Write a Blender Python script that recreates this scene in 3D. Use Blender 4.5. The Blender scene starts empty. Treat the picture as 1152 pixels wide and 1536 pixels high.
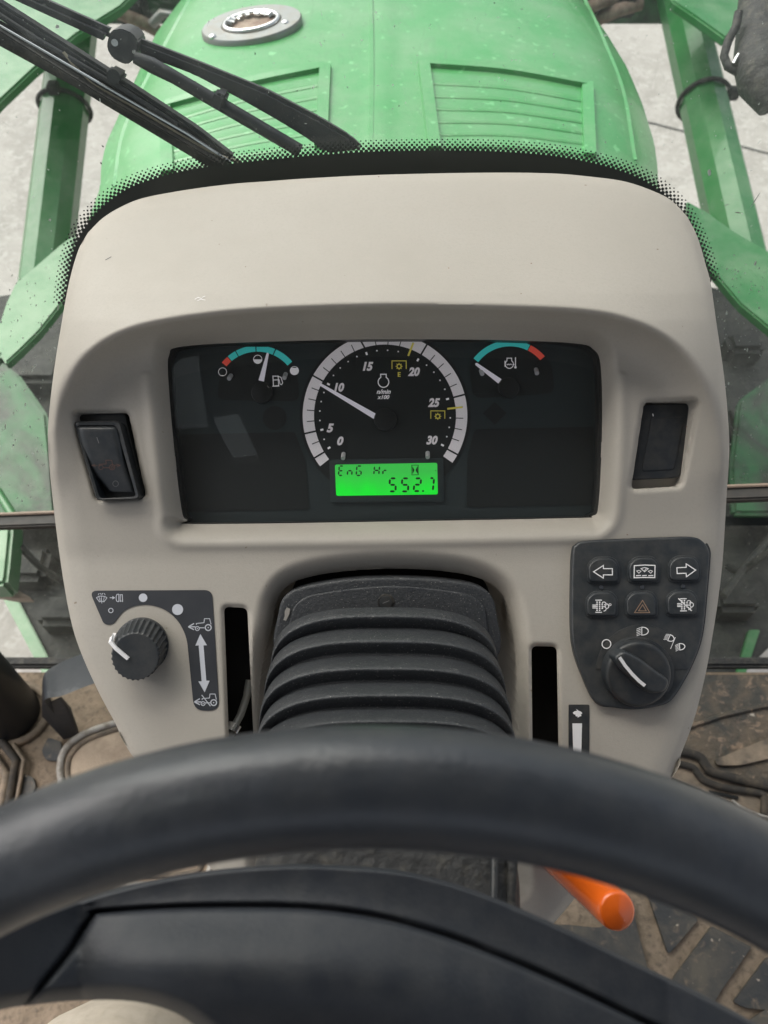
import bpy, bmesh, math, random
import numpy as np
from mathutils import Vector, Matrix
random.seed(7); rng = np.random.default_rng(7)
S = bpy.context.scene
# ------------------------------------------------------------------ camera
F = 1130.0                                  # focal length in photo pixels (1152 x 1536)
TH = math.radians(58)                       # downward pitch
CAM = Vector((0, 0, 1.10))
DD = Vector((0, math.cos(TH), -math.sin(TH)))   # view axis
UU = Vector((0, math.sin(TH), math.cos(TH)))
RR = Vector((1, 0, 0))
cam = bpy.data.cameras.new("camera"); co = bpy.data.objects.new("camera", cam)
S.collection.objects.link(co); S.camera = co
co.matrix_world = Matrix((( RR.x, UU.x, -DD.x, CAM.x), (RR.y, UU.y, -DD.y, CAM.y), (RR.z, UU.z, -DD.z, CAM.z), (0, 0, 0, 1)))
cam.sensor_fit = 'VERTICAL'; cam.sensor_height = 36; cam.sensor_width = 27
cam.lens = 36 * F / 1536; cam.clip_start = 0.01; cam.clip_end = 2000
cam.dof.use_dof = True; cam.dof.focus_distance = 0.51; cam.dof.aperture_fstop = 10.5
# ------------------------------------------------------------------ light
SUN_EL, SUN_AZ = 52, -48                    # degrees; azimuth measured from +Y toward +X
w = bpy.data.worlds.new("World"); S.world = w; w.use_nodes = True
nt = w.node_tree; bg = nt.nodes["Background"]
sky = nt.nodes.new("ShaderNodeTexSky"); sky.sky_type = 'NISHITA'; sky.sun_disc = False
sky.sun_elevation = math.radians(SUN_EL); sky.sun_rotation = math.radians(SUN_AZ)
sky.air_density = 1.0; sky.dust_density = 6.0; sky.ozone_density = 0.4
hs = nt.nodes.new("ShaderNodeHueSaturation"); hs.inputs["Saturation"].default_value = 0.42   # overcast
nt.links.new(sky.outputs[0], hs.inputs["Color"]); nt.links.new(hs.outputs[0], bg.inputs[0])
bg.inputs[1].default_value = 0.15
sl = bpy.data.lights.new("sun", 'SUN'); sl.energy = 2.0; sl.angle = math.radians(75); sl.color = (1, .97, .92)
so = bpy.data.objects.new("sun", sl); S.collection.objects.link(so)
sd = Vector((math.sin(math.radians(SUN_AZ)) * math.cos(math.radians(SUN_EL)), math.cos(math.radians(SUN_AZ)) * math.cos(math.radians(SUN_EL)), math.sin(math.radians(SUN_EL))))
so.rotation_euler = (-sd).to_track_quat('-Z', 'Y').to_euler(); so.location = sd * 8
S.view_settings.view_transform = 'Standard'; S.view_settings.look = 'None'
S.view_settings.exposure = 0.45; S.view_settings.gamma = 1
S.render.resolution_x = 768; S.render.resolution_y = 1024
S.render.engine = 'CYCLES'
S.cycles.transparent_max_bounces = 16; S.cycles.max_bounces = 8
KL = .00034                                 # how far the lower half of the dashboard leans toward the driver
# ------------------------------------------------------------------ point helpers
def ray(px, py): return DD + RR * ((px - 576) / F) + UU * ((768 - py) / F)
def at(px, py, D): return CAM + ray(px, py) * D
def on_z(px, py, z):
    r = ray(px, py); return CAM + r * ((z - CAM.z) / r.z)
def on_y(px, py, y):
    r = ray(px, py); return CAM + r * ((y - CAM.y) / r.y)
GY, GZ, GS = 0.545, 0.764, 0.30             # windscreen: y = GY + GS*(z-GZ) above GZ, steep below
GN = Vector((0, 1, -GS)); GP = Vector((0, GY, GZ))
def on_glass(px, py, off=0.0):
    r = ray(px, py); t = (GP + GN.normalized() * off - CAM).dot(GN) / r.dot(GN)
    return CAM + r * t
# ------------------------------------------------------------------ materials
def mat(name, col, rough=.5, metal=0, spec=.5, noise=None, bump=None, emis=None, coat=0, speck=None, dust=None):
    m = bpy.data.materials.new(name); m.use_nodes = True; n = m.node_tree.nodes; L = m.node_tree.links
    b = n["Principled BSDF"]; b.inputs["Roughness"].default_value = rough; b.inputs["Metallic"].default_value = metal
    b.inputs["Specular IOR Level"].default_value = spec
    b.inputs["Base Color"].default_value = (*col, 1)
    if coat: b.inputs["Coat Weight"].default_value = coat; b.inputs["Coat Roughness"].default_value = .08
    geo = n.new("ShaderNodeNewGeometry")
    cur = None
    def tex(scale, det=4, rgh=.6, dist=0):
        t = n.new("ShaderNodeTexNoise"); t.inputs["Scale"].default_value = scale; t.inputs["Detail"].default_value = det
        t.inputs["Roughness"].default_value = rgh; t.inputs["Distortion"].default_value = dist
        L.new(geo.outputs["Position"], t.inputs["Vector"]); return t
    def ramp(src, a, b_):
        r = n.new("ShaderNodeMapRange"); r.inputs[1].default_value = a; r.inputs[2].default_value = b_; r.clamp = True
        L.new(src, r.inputs[0]); return r.outputs[0]
    def mix(fac, A, B):
        x = n.new("ShaderNodeMix"); x.data_type = 'RGBA'; L.new(fac, x.inputs[0])
        if isinstance(A, tuple): x.inputs[6].default_value = (*A, 1)
        else: L.new(A, x.inputs[6])
        if isinstance(B, tuple): x.inputs[7].default_value = (*B, 1)
        else: L.new(B, x.inputs[7])
        return x.outputs[2]
    cur = col
    for lay in ([noise] if isinstance(noise, tuple) else (noise or [])):   # (scale, colour2, lo, hi)
        sc, c2, lo, hi = lay[:4]
        t = tex(sc, 5, .62, lay[4] if len(lay) > 4 else 0)
        cur = mix(ramp(t.outputs[0], lo, hi), cur, c2)
    if speck:                                                              # (scale, colour, lo, hi)
        t = tex(speck[0], 2, .5); cur = mix(ramp(t.outputs[0], speck[2], speck[3]), cur, speck[1])
    if dust:                                                               # (colour, amount, scale): settles on upward faces
        sx = n.new("ShaderNodeSeparateXYZ"); L.new(geo.outputs["Normal"], sx.inputs[0])
        up = ramp(sx.outputs[2], .2, 1.0); t = tex(dust[2], 5, .65)
        mm = n.new("ShaderNodeMath"); mm.operation = 'MULTIPLY'; L.new(up, mm.inputs[0]); L.new(ramp(t.outputs[0], .38, .7), mm.inputs[1])
        m2 = n.new("ShaderNodeMath"); m2.operation = 'MULTIPLY'; L.new(mm.outputs[0], m2.inputs[0]); m2.inputs[1].default_value = dust[1]
        cur = mix(m2.outputs[0], cur, dust[0])
    if not isinstance(cur, tuple): L.new(cur, b.inputs["Base Color"])
    if noise or dust:
        t = tex(60, 4); r = n.new("ShaderNodeMapRange"); r.inputs[3].default_value = max(rough - .08, .02); r.inputs[4].default_value = min(rough + .12, 1)
        L.new(t.outputs[0], r.inputs[0]); L.new(r.outputs[0], b.inputs["Roughness"])
    if bump:                                                               # list of (scale, strength, distance)
        prev = None
        for sc, st, dist in bump:
            t = tex(sc, 3, .6); bn = n.new("ShaderNodeBump"); bn.inputs["Strength"].default_value = st; bn.inputs["Distance"].default_value = dist
            L.new(t.outputs[0], bn.inputs["Height"])
            if prev: L.new(prev.outputs[0], bn.inputs["Normal"])
            prev = bn
        L.new(prev.outputs[0], b.inputs["Normal"])
    if emis:
        b.inputs["Emission Color"].default_value = (*emis[0], 1); b.inputs["Emission Strength"].default_value = emis[1]
    return m
M = {}
M['beige'] = mat('beige_plastic', (.42, .39, .343), .52, noise=[(9, (.39, .361, .313), .35, .7), (70, (.41, .377, .328), .5, .75), (520, (.388, .359, .314), .48, .70)], bump=[(1200, .25, .0005), (25, .05, .002)], speck=(160, (.22, .18, .13), .76, .8))
M['black'] = mat('black_plastic', (.021, .025, .029), .42, noise=(90, (.022, .025, .028), .45, .75), bump=[(1800, .15, .0003)], dust=((.16, .14, .11), .22, 120))
M['satin'] = mat('satin_black_plastic', (.024, .029, .034), .38, noise=(40, (.03, .033, .036), .45, .75), bump=[(1500, .18, .0003)], dust=((.16, .15, .13), .25, 90))
M['rim'] = mat('steering_rim_vinyl', (.028, .033, .042), .36, spec=.7, coat=.08, noise=(30, (.038, .044, .055), .4, .7), bump=[(520, .3, .0006), (60, .2, .002), (16, .15, .006)], dust=((.2, .19, .17), .12, 80))
M['hub'] = mat('hub_vinyl', (.024, .028, .036), .52, noise=(30, (.031, .036, .045), .4, .7), bump=[(700, .35, .0005), (60, .08, .002)], dust=((.2, .19, .17), .14, 80))
M['boot'] = mat('dusty_boot_rubber', (.022, .025, .029), .46, noise=[(400, (.034, .036, .038), .4, .75)], bump=[(800, .7, .0008)], dust=((.13, .135, .14), .30, 700), speck=(1300, (.50, .48, .44), .69, .73))
M['hole'] = mat('dark_recess', (.004, .004, .004), .9)
M['dial'] = mat('dial_panel_dark', (.017, .030, .032), .55)
M['dial2'] = mat('dial_panel_darker', (.008, .013, .013), .45)
M['dialhub'] = mat('needle_hub_black', (.008, .011, .011), .4)
M['white'] = mat('printed_white', (.9, .88, .89), .5, emis=((1, .97, .98), .12))  # weak emission added so the dial print reads brighter
M['band'] = mat('brightened_grey_print', (.80, .76, .77), .5, emis=((.85, .80, .81), .11))  # emission added to lift the scale band and numbers
M['solid_white'] = mat('white_print', (.85, .84, .84), .5)
M['paper'] = mat('printed_pale_grey', (.55, .57, .62), .5)
M['teal'] = mat('brightened_teal_print', (.08, .70, .66), .5, emis=((.05, .75, .70), .12))  # emission added to lift the teal segments
M['red'] = mat('printed_red', (.95, .12, .08), .5, emis=((1, .10, .06), .12))  # slight glow added to the red segments
M['yellow'] = mat('printed_yellow', (.75, .65, .12), .5, emis=((.8, .7, .1), .10))  # slight glow added to the yellow marks
M['tan_ink'] = mat('printed_tan', (.33, .22, .15), .5)
M['faint'] = mat('worn_red_print', (.13, .075, .06), .5)
M['faintw'] = mat('worn_grey_print', (.17, .17, .17), .5)
M['grey_ink'] = mat('printed_dark_grey', (.05, .055, .065), .5)
M['decal'] = mat('decal_charcoal', (.026, .029, .036), .45, noise=(60, (.034, .037, .043), .4, .8), bump=[(2000, .1, .0002)])
M['needle'] = mat('needle_white', (.88, .85, .90), .4, emis=((.9, .86, .95), .14))  # slight glow added to brighten the needles
M['pin'] = mat('grey_pin', (.6, .6, .6), .4)
M['lcdseg'] = mat('lcd_segment', (.004, .02, .006), .6)
M['green'] = mat('green_paint', (.010, .14, .028), .38, coat=.3, noise=[(5, (.014, .165, .036), .4, .7)], bump=[(14, .03, .01)], dust=((.32, .40, .28), .25, 18))
M['greenh'] = mat('bonnet_green_paint', (.042, .27, .070), .36, coat=.35, noise=[(4, (.055, .30, .088), .4, .7)], bump=[(160, .10, .0015), (9, .03, .01)], dust=((.26, .36, .24), .35, 12), speck=(75, (.12, .42, .16), .66, .70))
M['dgreen'] = mat('dark_green_paint', (.016, .12, .036), .5, noise=[(8, (.015, .030, .016), .42, .62, 1)], dust=((.08, .09, .07), .4, 20))  # on the low panels this tint imitates green reflection in the glass
M['chassis'] = mat('oily_dark_metal', (.010, .012, .011), .65, noise=[(14, (.025, .028, .022), .45, .7, 1.5), (40, (.07, .075, .065), .62, .75, 2)], bump=[(30, .5, .01)])
M['steel'] = mat('dull_steel', (.27, .28, .275), .38, metal=.6, noise=(50, (.26, .24, .21), .45, .75), bump=[(200, .1, .001)])
M['bright'] = mat('bright_steel', (.75, .75, .74), .22, metal=.9)
M['rust'] = mat('rusty_pipe', (.20, .13, .10), .8, noise=(60, (.35, .28, .22), .4, .7), bump=[(120, .4, .002)])
M['wiper'] = mat('wiper_black', (.034, .038, .046), .42, noise=(60, (.035, .037, .038), .4, .7), speck=(500, (.16, .16, .15), .70, .74), bump=[(400, .15, .0006)])
M['rubber'] = mat('weathered_rubber', (.02, .02, .02), .7, noise=(90, (.06, .055, .045), .5, .7), bump=[(150, .5, .003), (40, .5, .01)])
M['tube'] = mat('wiper_washer_tube', (.40, .35, .27), .4)
M['orange'] = mat('orange_plastic', (.85, .145, .014), .25, coat=.5, bump=[(300, .04, .001)], speck=(260, (.9, .45, .3), .76, .8))
M['mud'] = mat('muddy_floor', (.18, .138, .098), .85, noise=[(35, (.26, .20, .145), .4, .7, 1), (120, (.085, .07, .055), .5, .75)], bump=[(120, .6, .003), (35, .4, .006)])
M['mat'] = mat('dusty_rubber_mat', (.036, .038, .040), .62, noise=[(14, (.10, .088, .07), .42, .68, .8), (60, (.17, .13, .095), .56, .74, 1)], bump=[(200, .35, .002)], speck=(120, (.40, .34, .28), .73, .78))
M['mudmat'] = mat('mud_spattered_mat', (.045, .043, .038), .75, noise=[(18, (.11, .085, .06), .38, .66, 1), (55, (.24, .17, .12), .56, .70, 1.2)], bump=[(60, .7, .006), (200, .4, .003)], speck=(80, (.45, .40, .34), .70, .76))
M['moulding'] = mat('dirty_moulding', (.15, .12, .09), .8, noise=[(40, (.26, .20, .145), .4, .7), (25, (.05, .045, .04), .5, .68)], bump=[(90, .5, .003)])
M['ridge'] = mat('dark_moulded_ridge', (.028, .024, .020), .8, noise=(60, (.09, .07, .05), .45, .7), bump=[(150, .4, .002)])
M['carpet'] = mat('tan_worn_pad', (.40, .315, .235), .85, noise=(40, (.28, .215, .16), .45, .72), bump=[(300, .5, .002)])
M['piping'] = mat('grey_piping', (.33, .31, .28), .5, noise=(80, (.16, .13, .10), .45, .7))
M['pillar'] = mat('pillar_black', (.010, .011, .013), .45, bump=[(300, .15, .0006)])
M['brush'] = mat('scuffed_black_steel', (.030, .034, .042), .5, noise=[(28, (.11, .115, .12), .52, .72)], bump=[(300, .1, .001)])
M['trim'] = mat('window_divider_grey', (.030, .028, .026), .6, noise=(40, (.06, .05, .042), .4, .7))
M['trimtop'] = mat('divider_tan_edge', (.30, .22, .17), .6)
M['cloth'] = mat('khaki_cotton', (.47, .42, .35), .9, noise=(120, (.42, .37, .30), .4, .7), bump=[(1500, .5, .0006), (30, .5, .006)])
M['roof'] = mat('headliner_grey', (.09, .088, .085), .9, bump=[(300, .2, .001)])
M['seat'] = mat('seat_black_fabric', (.02, .02, .02), .8, bump=[(400, .4, .002)])
M['lampd'] = mat('indicator_lamp_dark', (.05, .055, .065), .3)
M['frit'] = mat('ceramic_black', (.009, .017, .017), .35)
# LCD
m = bpy.data.materials.new('lcd_green_backlight'); m.use_nodes = True; n = m.node_tree.nodes; L = m.node_tree.links
b = n["Principled BSDF"]; b.inputs["Base Color"].default_value = (.01, .12, .02, 1)
tc = n.new("ShaderNodeTexCoord"); sp = n.new("ShaderNodeSeparateXYZ"); L.new(tc.outputs["Generated"], sp.inputs[0])
wv = n.new("ShaderNodeTexNoise"); wv.noise_dimensions = '1D'; wv.inputs["Scale"].default_value = 5; L.new(sp.outputs[0], wv.inputs["W"])
mr = n.new("ShaderNodeMapRange"); mr.inputs[1].default_value = .75; mr.inputs[2].default_value = 0.0; mr.inputs[4].default_value = 2.2; L.new(sp.outputs[2], mr.inputs[0])
mu = n.new("ShaderNodeMath"); mu.operation = 'MULTIPLY'; L.new(mr.outputs[0], mu.inputs[0]); L.new(wv.outputs[0], mu.inputs[1])
mx = n.new("ShaderNodeMix"); mx.data_type = 'RGBA'; mx.inputs[6].default_value = (.045, .60, .075, 1); mx.inputs[7].default_value = (0.0, 1.0, .03, 1)
L.new(mu.outputs[0], mx.inputs[0]); L.new(mx.outputs[2], b.inputs["Emission Color"]); b.inputs["Emission Strength"].default_value = .55
M['lcd'] = m
# glass: thin panes -> transparent + fresnel reflection + dust film that also stands in for reflected haze
def glass(name, refl, film, filmcol, drops=False, tint=(1, 1, 1)):
    m = bpy.data.materials.new(name); m.use_nodes = True; n = m.node_tree.nodes; L = m.node_tree.links
    n.remove(n["Principled BSDF"]); out = n["Material Output"]
    tr = n.new("ShaderNodeBsdfTransparent"); tr.inputs[0].default_value = (*tint, 1)
    df = n.new("ShaderNodeBsdfDiffuse"); df.inputs[0].default_value = (*filmcol, 1)
    gl = n.new("ShaderNodeBsdfGlossy"); gl.inputs["Roughness"].default_value = .02
    fr = n.new("ShaderNodeFresnel"); fg_ = n.new("ShaderNodeNewGeometry"); fm_ = n.new("ShaderNodeMath"); fm_.operation = 'MULTIPLY_ADD'; fm_.inputs[1].default_value = 1 / 1.45 - 1.45; fm_.inputs[2].default_value = 1.45
    L.new(fg_.outputs["Backfacing"], fm_.inputs[0]); L.new(fm_.outputs[0], fr.inputs[0])     # a thin pane: no internal reflection
    mm = n.new("ShaderNodeMath"); mm.operation = 'MULTIPLY'; mm.inputs[1].default_value = refl; L.new(fr.outputs[0], mm.inputs[0])
    m1 = n.new("ShaderNodeMixShader"); L.new(tr.outputs[0], m1.inputs[1]); L.new(df.outputs[0], m1.inputs[2]); m1.inputs[0].default_value = film
    if drops:
        tl = n.new("ShaderNodeBsdfTranslucent"); tl.inputs[0].default_value = (*filmcol, 1)
        md = n.new("ShaderNodeMixShader"); md.inputs[0].default_value = .55; L.new(df.outputs[0], md.inputs[1]); L.new(tl.outputs[0], md.inputs[2]); L.new(md.outputs[0], m1.inputs[2])
        geo = n.new("ShaderNodeNewGeometry")
        def T(sc, lo, hi, amt, dist=0, det=3):
            t = n.new("ShaderNodeTexNoise"); t.inputs["Scale"].default_value = sc; t.inputs["Detail"].default_value = det; t.inputs["Distortion"].default_value = dist
            L.new(geo.outputs["Position"], t.inputs["Vector"])
            r = n.new("ShaderNodeMapRange"); r.inputs[1].default_value = lo; r.inputs[2].default_value = hi; r.inputs[4].default_value = amt
            L.new(t.outputs[0], r.inputs[0]); return r.outputs[0]
        a = T(260, .70, .76, .55); c = T(12, .42, .75, .05, 1.5); e = T(70, .56, .72, .07, 2.5)
        s1 = n.new("ShaderNodeMath"); L.new(a, s1.inputs[0]); L.new(c, s1.inputs[1])
        s2 = n.new("ShaderNodeMath"); L.new(s1.outputs[0], s2.inputs[0]); L.new(e, s2.inputs[1])
        s3 = n.new("ShaderNodeMath"); L.new(s2.outputs[0], s3.inputs[0]); s3.inputs[1].default_value = film; s3.use_clamp = True
        L.new(s3.outputs[0], m1.inputs[0])
    m2 = n.new("ShaderNodeMixShader"); L.new(mm.outputs[0], m2.inputs[0]); L.new(m1.outputs[0], m2.inputs[1]); L.new(gl.outputs[0], m2.inputs[2])
    L.new(m2.outputs[0], out.inputs[0]); return m
M['lens'] = glass('cluster_lens', 1.0, .012, (.5, .5, .5), tint=(1, 1, 1))
M['screen'] = glass('dusty_hazed_glass', .6, .04, (.62, .68, .63), drops=True, tint=(.93, .97, .94))
M['screen2'] = glass('muddy_lower_glass', .35, .04, (.72, .72, .66), drops=True, tint=(.92, .95, .92))
# ------------------------------------------------------------------ object helpers
COL = S.collection
def props(o, label=None, cat=None, group=None, kind=None):
    if label: o['label'] = label
    if cat: o['category'] = cat
    if group: o['group'] = group
    if kind: o['kind'] = kind
    return o
def thing(name, loc, label, cat, group=None):
    o = bpy.data.objects.new(name, None); COL.objects.link(o); o.location = loc; o.empty_display_size = .05
    return props(o, label, cat, group)
def wloc(o):
    v = Vector(o.location)
    while o.parent: o = o.parent; v = v + Vector(o.location)
    return v
def mk(name, verts, faces, m, parent=None, smooth=False, loc=None, sharp=None):
    """one mesh object; verts in world coordinates; parents are unrotated"""
    base = wloc(parent) if parent else Vector((0, 0, 0))
    if loc is None:
        a = np.array([tuple(v) for v in verts], dtype=float); loc = Vector(a.mean(axis=0)) if parent else Vector((a[:, 0].mean(), a[:, 1].mean(), a[:, 2].min()))
    else: loc = Vector(loc)
    me = bpy.data.meshes.new(name)
    me.from_pydata([tuple(Vector(v) - loc) for v in verts], [], [tuple(f) for f in faces]); me.validate(); me.update()
    if isinstance(m, (list, tuple)):
        for q in m: me.materials.append(q)
    else: me.materials.append(m)
    o = bpy.data.objects.new(name, me); COL.objects.link(o); o.location = loc - base
    if parent: o.parent = parent
    if smooth:
        me.polygons.foreach_set('use_smooth', [True] * len(me.polygons))
        if sharp: me.set_sharp_from_angle(angle=math.radians(sharp))
    return o
def recalc(o):
    bm = bmesh.new(); bm.from_mesh(o.data); bmesh.ops.recalc_face_normals(bm, faces=bm.faces); bm.to_mesh(o.data); bm.free(); return o
def rpoly(pts, r, seg=5):
    """rounded polygon from corners; r scalar or list"""
    out = []; n = len(pts)
    for i in range(n):
        p0, p1, p2 = (Vector(pts[i - 1]), Vector(pts[i]), Vector(pts[(i + 1) % n]))
        rr = r[i] if isinstance(r, (list, tuple)) else r
        a = (p0 - p1); b = (p2 - p1); la, lb = a.length, b.length
        if rr <= 0 or la == 0 or lb == 0: out.append(tuple(p1)); continue
        t = min(rr, la * .48, lb * .48); A = p1 + a / la * t; B = p1 + b / lb * t
        for k in range(seg + 1):
            q = k / seg; out.append(tuple(A * (1 - q) ** 2 + p1 * 2 * q * (1 - q) + B * q * q))
    return out
def cat(pts, n=8, closed=False):
    """Catmull-Rom resample (any dimension)"""
    P = [np.array(p, float) for p in pts]; out = []; N = len(P)
    rngi = range(N) if closed else range(N - 1)
    for i in rngi:
        p0 = P[i - 1] if (closed or i > 0) else 2 * P[0] - P[1]
        p1 = P[i]; p2 = P[(i + 1) % N]
        p3 = P[(i + 2) % N] if (closed or i + 2 < N) else 2 * P[-1] - P[-2]
        for k in range(n):
            t = k / n
            out.append(tuple(.5 * ((2 * p1) + (-p0 + p2) * t + (2 * p0 - 5 * p1 + 4 * p2 - p3) * t * t + (-p0 + 3 * p1 - 3 * p2 + p3) * t ** 3)))
    if not closed: out.append(tuple(P[-1]))
    return out
def circ(cx, cy, r, n=24, ry=None, a0=0, a1=360):
    full = abs(a1 - a0) >= 360; k = n if full else n + 1
    return [(cx + r * math.cos(math.radians(a0 + (a1 - a0) * i / n)), cy - (ry or r) * math.sin(math.radians(a0 + (a1 - a0) * i / n))) for i in range(k)]
def depth_of(D, p): return D(p[0], p[1]) if callable(D) else D
def slab(name, outline, D, thick, m, parent=None, bevel=0, seg=2, smooth=True, taper=0):
    """solid traced at depth D (front face), going back along the view-parallel face normal by thick; front edge rounded"""
    fr = [at(x, y, depth_of(D, (x, y))) for x, y in outline]; n = len(fr)
    c = sum(fr, Vector()) / n
    bk = [p + DD * thick + (p - c) * taper for p in fr]
    bm = bmesh.new(); a = [bm.verts.new(p) for p in fr]; b = [bm.verts.new(p) for p in bk]
    f = bm.faces.new(a); bm.faces.new(b[::-1])
    for i in range(n): bm.faces.new((a[i - 1], b[i - 1], b[i], a[i]))
    bmesh.ops.recalc_face_normals(bm, faces=bm.faces)
    if bevel:
        f = [q for q in bm.faces if len(q.verts) == n and all(v in set(a) for v in q.verts)][0]
        bmesh.ops.bevel(bm, geom=list(f.edges), offset=bevel, segments=seg, profile=.6, affect='EDGES', clamp_overlap=True)
    base = wloc(parent) if parent else Vector(); me = bpy.data.meshes.new(name)
    lo = c.copy()
    for v in bm.verts: v.co -= lo
    bm.to_mesh(me); bm.free(); me.materials.append(m)
    o = bpy.data.objects.new(name, me); COL.objects.link(o); o.location = lo - base
    if parent: o.parent = parent
    if smooth:
        me.polygons.foreach_set('use_smooth', [True] * len(me.polygons)); me.set_sharp_from_angle(angle=math.radians(38))
    return o
class Ink:
    """flat print: strokes and fills laid as a thin sheet just above a surface"""
    def __init__(s, D): s.v = []; s.f = []; s.D = D
    def P(s, p): s.v.append(at(p[0], p[1], depth_of(s.D, p))); return len(s.v) - 1
    def fill(s, pts): s.f.append([s.P(p) for p in pts]); return s
    def line(s, pts, w, closed=False):
        pts = [np.array(p, float) for p in pts]; n = len(pts); L_, R_ = [], []
        for i in range(n):
            if closed: a, b = pts[i - 1], pts[(i + 1) % n]
            else: a, b = pts[max(i - 1, 0)], pts[min(i + 1, n - 1)]
            p = pts[i]; d1 = p - a; d2 = b - p
            if np.linalg.norm(d1) < 1e-9: d1 = d2
            if np.linalg.norm(d2) < 1e-9: d2 = d1
            d1 = d1 / np.linalg.norm(d1); d2 = d2 / np.linalg.norm(d2)
            n1 = np.array((-d1[1], d1[0])); n2 = np.array((-d2[1], d2[0])); m_ = n1 + n2
            l = np.linalg.norm(m_); m_ = n1 if l < .3 else m_ / l
            k = w / 2 / max(m_.dot(n1), .5)
            L_.append(s.P(p + m_ * k)); R_.append(s.P(p - m_ * k))
        for i in range(n if closed else n - 1):
            j = (i + 1) % n; s.f.append([L_[i], L_[j], R_[j], R_[i]])
        return s
    def ring(s, cx, cy, r, w, n=20): return s.line(circ(cx, cy, r, n), w, True)
    def arc(s, cx, cy, r0, r1, a0, a1, n=10, clip=None):
        A = circ(cx, cy, r1, n, None, a0, a1); B = circ(cx, cy, r0, n, None, a0, a1)
        if clip is not None: A = [(x, max(y, clip)) for x, y in A]; B = [(x, max(y, clip)) for x, y in B]
        for i in range(n): s.fill([A[i], A[i + 1], B[i + 1], B[i]])
        return s
    def out(s, name, m, parent): return mk(name, s.v, s.f, m, parent)
def text(name, body, px, py, h, D, m, parent, shear=0, bold=0, rot=0, mirror=False, sx=1):
    cu = bpy.data.curves.new(name, 'FONT'); cu.body = body; cu.align_x = 'CENTER'; cu.align_y = 'CENTER'
    cu.size = 1; cu.shear = shear; cu.offset = bold; cu.resolution_u = 3
    t = bpy.data.objects.new(name, cu); COL.objects.link(t); dg = bpy.context.evaluated_depsgraph_get()
    me = bpy.data.meshes.new_from_object(t.evaluated_get(dg)); bpy.data.objects.remove(t); bpy.data.curves.remove(cu)
    a = np.array([v.co[:2] for v in me.vertices]); lo, hi = a.min(0), a.max(0); k = h / (hi[1] - lo[1]); c = (lo + hi) / 2
    cr, sr = math.cos(math.radians(rot)), math.sin(math.radians(rot)); V = []
    for x, y in a:
        X = (x - c[0]) * k * sx * (-1 if mirror else 1); Y = (y - c[1]) * k
        qx, qy = px + X * cr + Y * sr, py - (Y * cr - X * sr); V.append(at(qx, qy, depth_of(D, (qx, qy))))
    F_ = [list(p.vertices) for p in me.polygons]; bpy.data.meshes.remove(me)
    return mk(name, V, F_, m, parent)
def tube(name, path, r, m, parent=None, n=10, closed=False, caps=True, flat=None, upv=Vector((0, 0, 1)), phase=0, smooth=True):
    """sweep; r scalar/list; flat=(a,b) ellipse factors"""
    P = [Vector(p) for p in path]; N = len(P); V = []; Fc = []; fa, fb = flat or (1, 1)
    for i in range(N):
        a = P[i - 1] if (closed or i > 0) else P[0]; b = P[(i + 1) % N] if (closed or i < N - 1) else P[-1]
        t = (b - a).normalized(); s = t.cross(upv)
        if s.length < 1e-4: s = t.cross(Vector((1, 0, 0)))
        s.normalize(); q = s.cross(t).normalized(); rr = r[i] if isinstance(r, (list, tuple)) else r
        for k in range(n):
            an = 2 * math.pi * (k + phase) / n; V.append(P[i] + s * math.cos(an) * rr * fa + q * math.sin(an) * rr * fb)
    for i in range(N if closed else N - 1):
        j = (i + 1) % N
        for k in range(n): Fc.append((i * n + k, i * n + (k + 1) % n, j * n + (k + 1) % n, j * n + k))
    if caps and not closed: Fc.append(tuple(range(n))[::-1]); Fc.append(tuple((N - 1) * n + k for k in range(n)))
    return recalc(mk(name, V, Fc, m, parent, smooth=smooth, sharp=50))
def box(name, lo, hi, m, parent=None, bevel=0):
    bm = bmesh.new(); bmesh.ops.create_cube(bm, size=1); lo = Vector(lo); hi = Vector(hi)
    for v in bm.verts: v.co = Vector([lo[i] + (v.co[i] + .5) * (hi[i] - lo[i]) for i in range(3)])
    if bevel: bmesh.ops.bevel(bm, geom=list(bm.edges), offset=bevel, segments=2, affect='EDGES')
    V = [v.co.copy() for v in bm.verts]; bm.verts.index_update(); Fc = [[v.index for v in f.verts] for f in bm.faces]; bm.free()
    return mk(name, V, Fc, m, parent)
def extr(name, pts, vec, m, parent=None, bevel=0):
    """closed polygon of 3-D points extruded by vec"""
    n = len(pts); V = [Vector(p) for p in pts] + [Vector(p) + vec for p in pts]
    Fc = [tuple(range(n)), tuple(range(2 * n - 1, n - 1, -1))] + [(i, (i + 1) % n, n + (i + 1) % n, n + i) for i in range(n)]
    bm = bmesh.new(); vs = [bm.verts.new(v) for v in V]
    for f in Fc: bm.faces.new([vs[i] for i in f])
    bmesh.ops.recalc_face_normals(bm, faces=bm.faces)
    if bevel: bmesh.ops.bevel(bm, geom=list(bm.edges), offset=bevel, segments=2, affect='EDGES', clamp_overlap=True)
    bm.verts.index_update(); V = [v.co.copy() for v in bm.verts]; Fc = [[v.index for v in f.verts] for f in bm.faces]; bm.free()
    return mk(name, V, Fc, m, parent, smooth=True, sharp=35)
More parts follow.
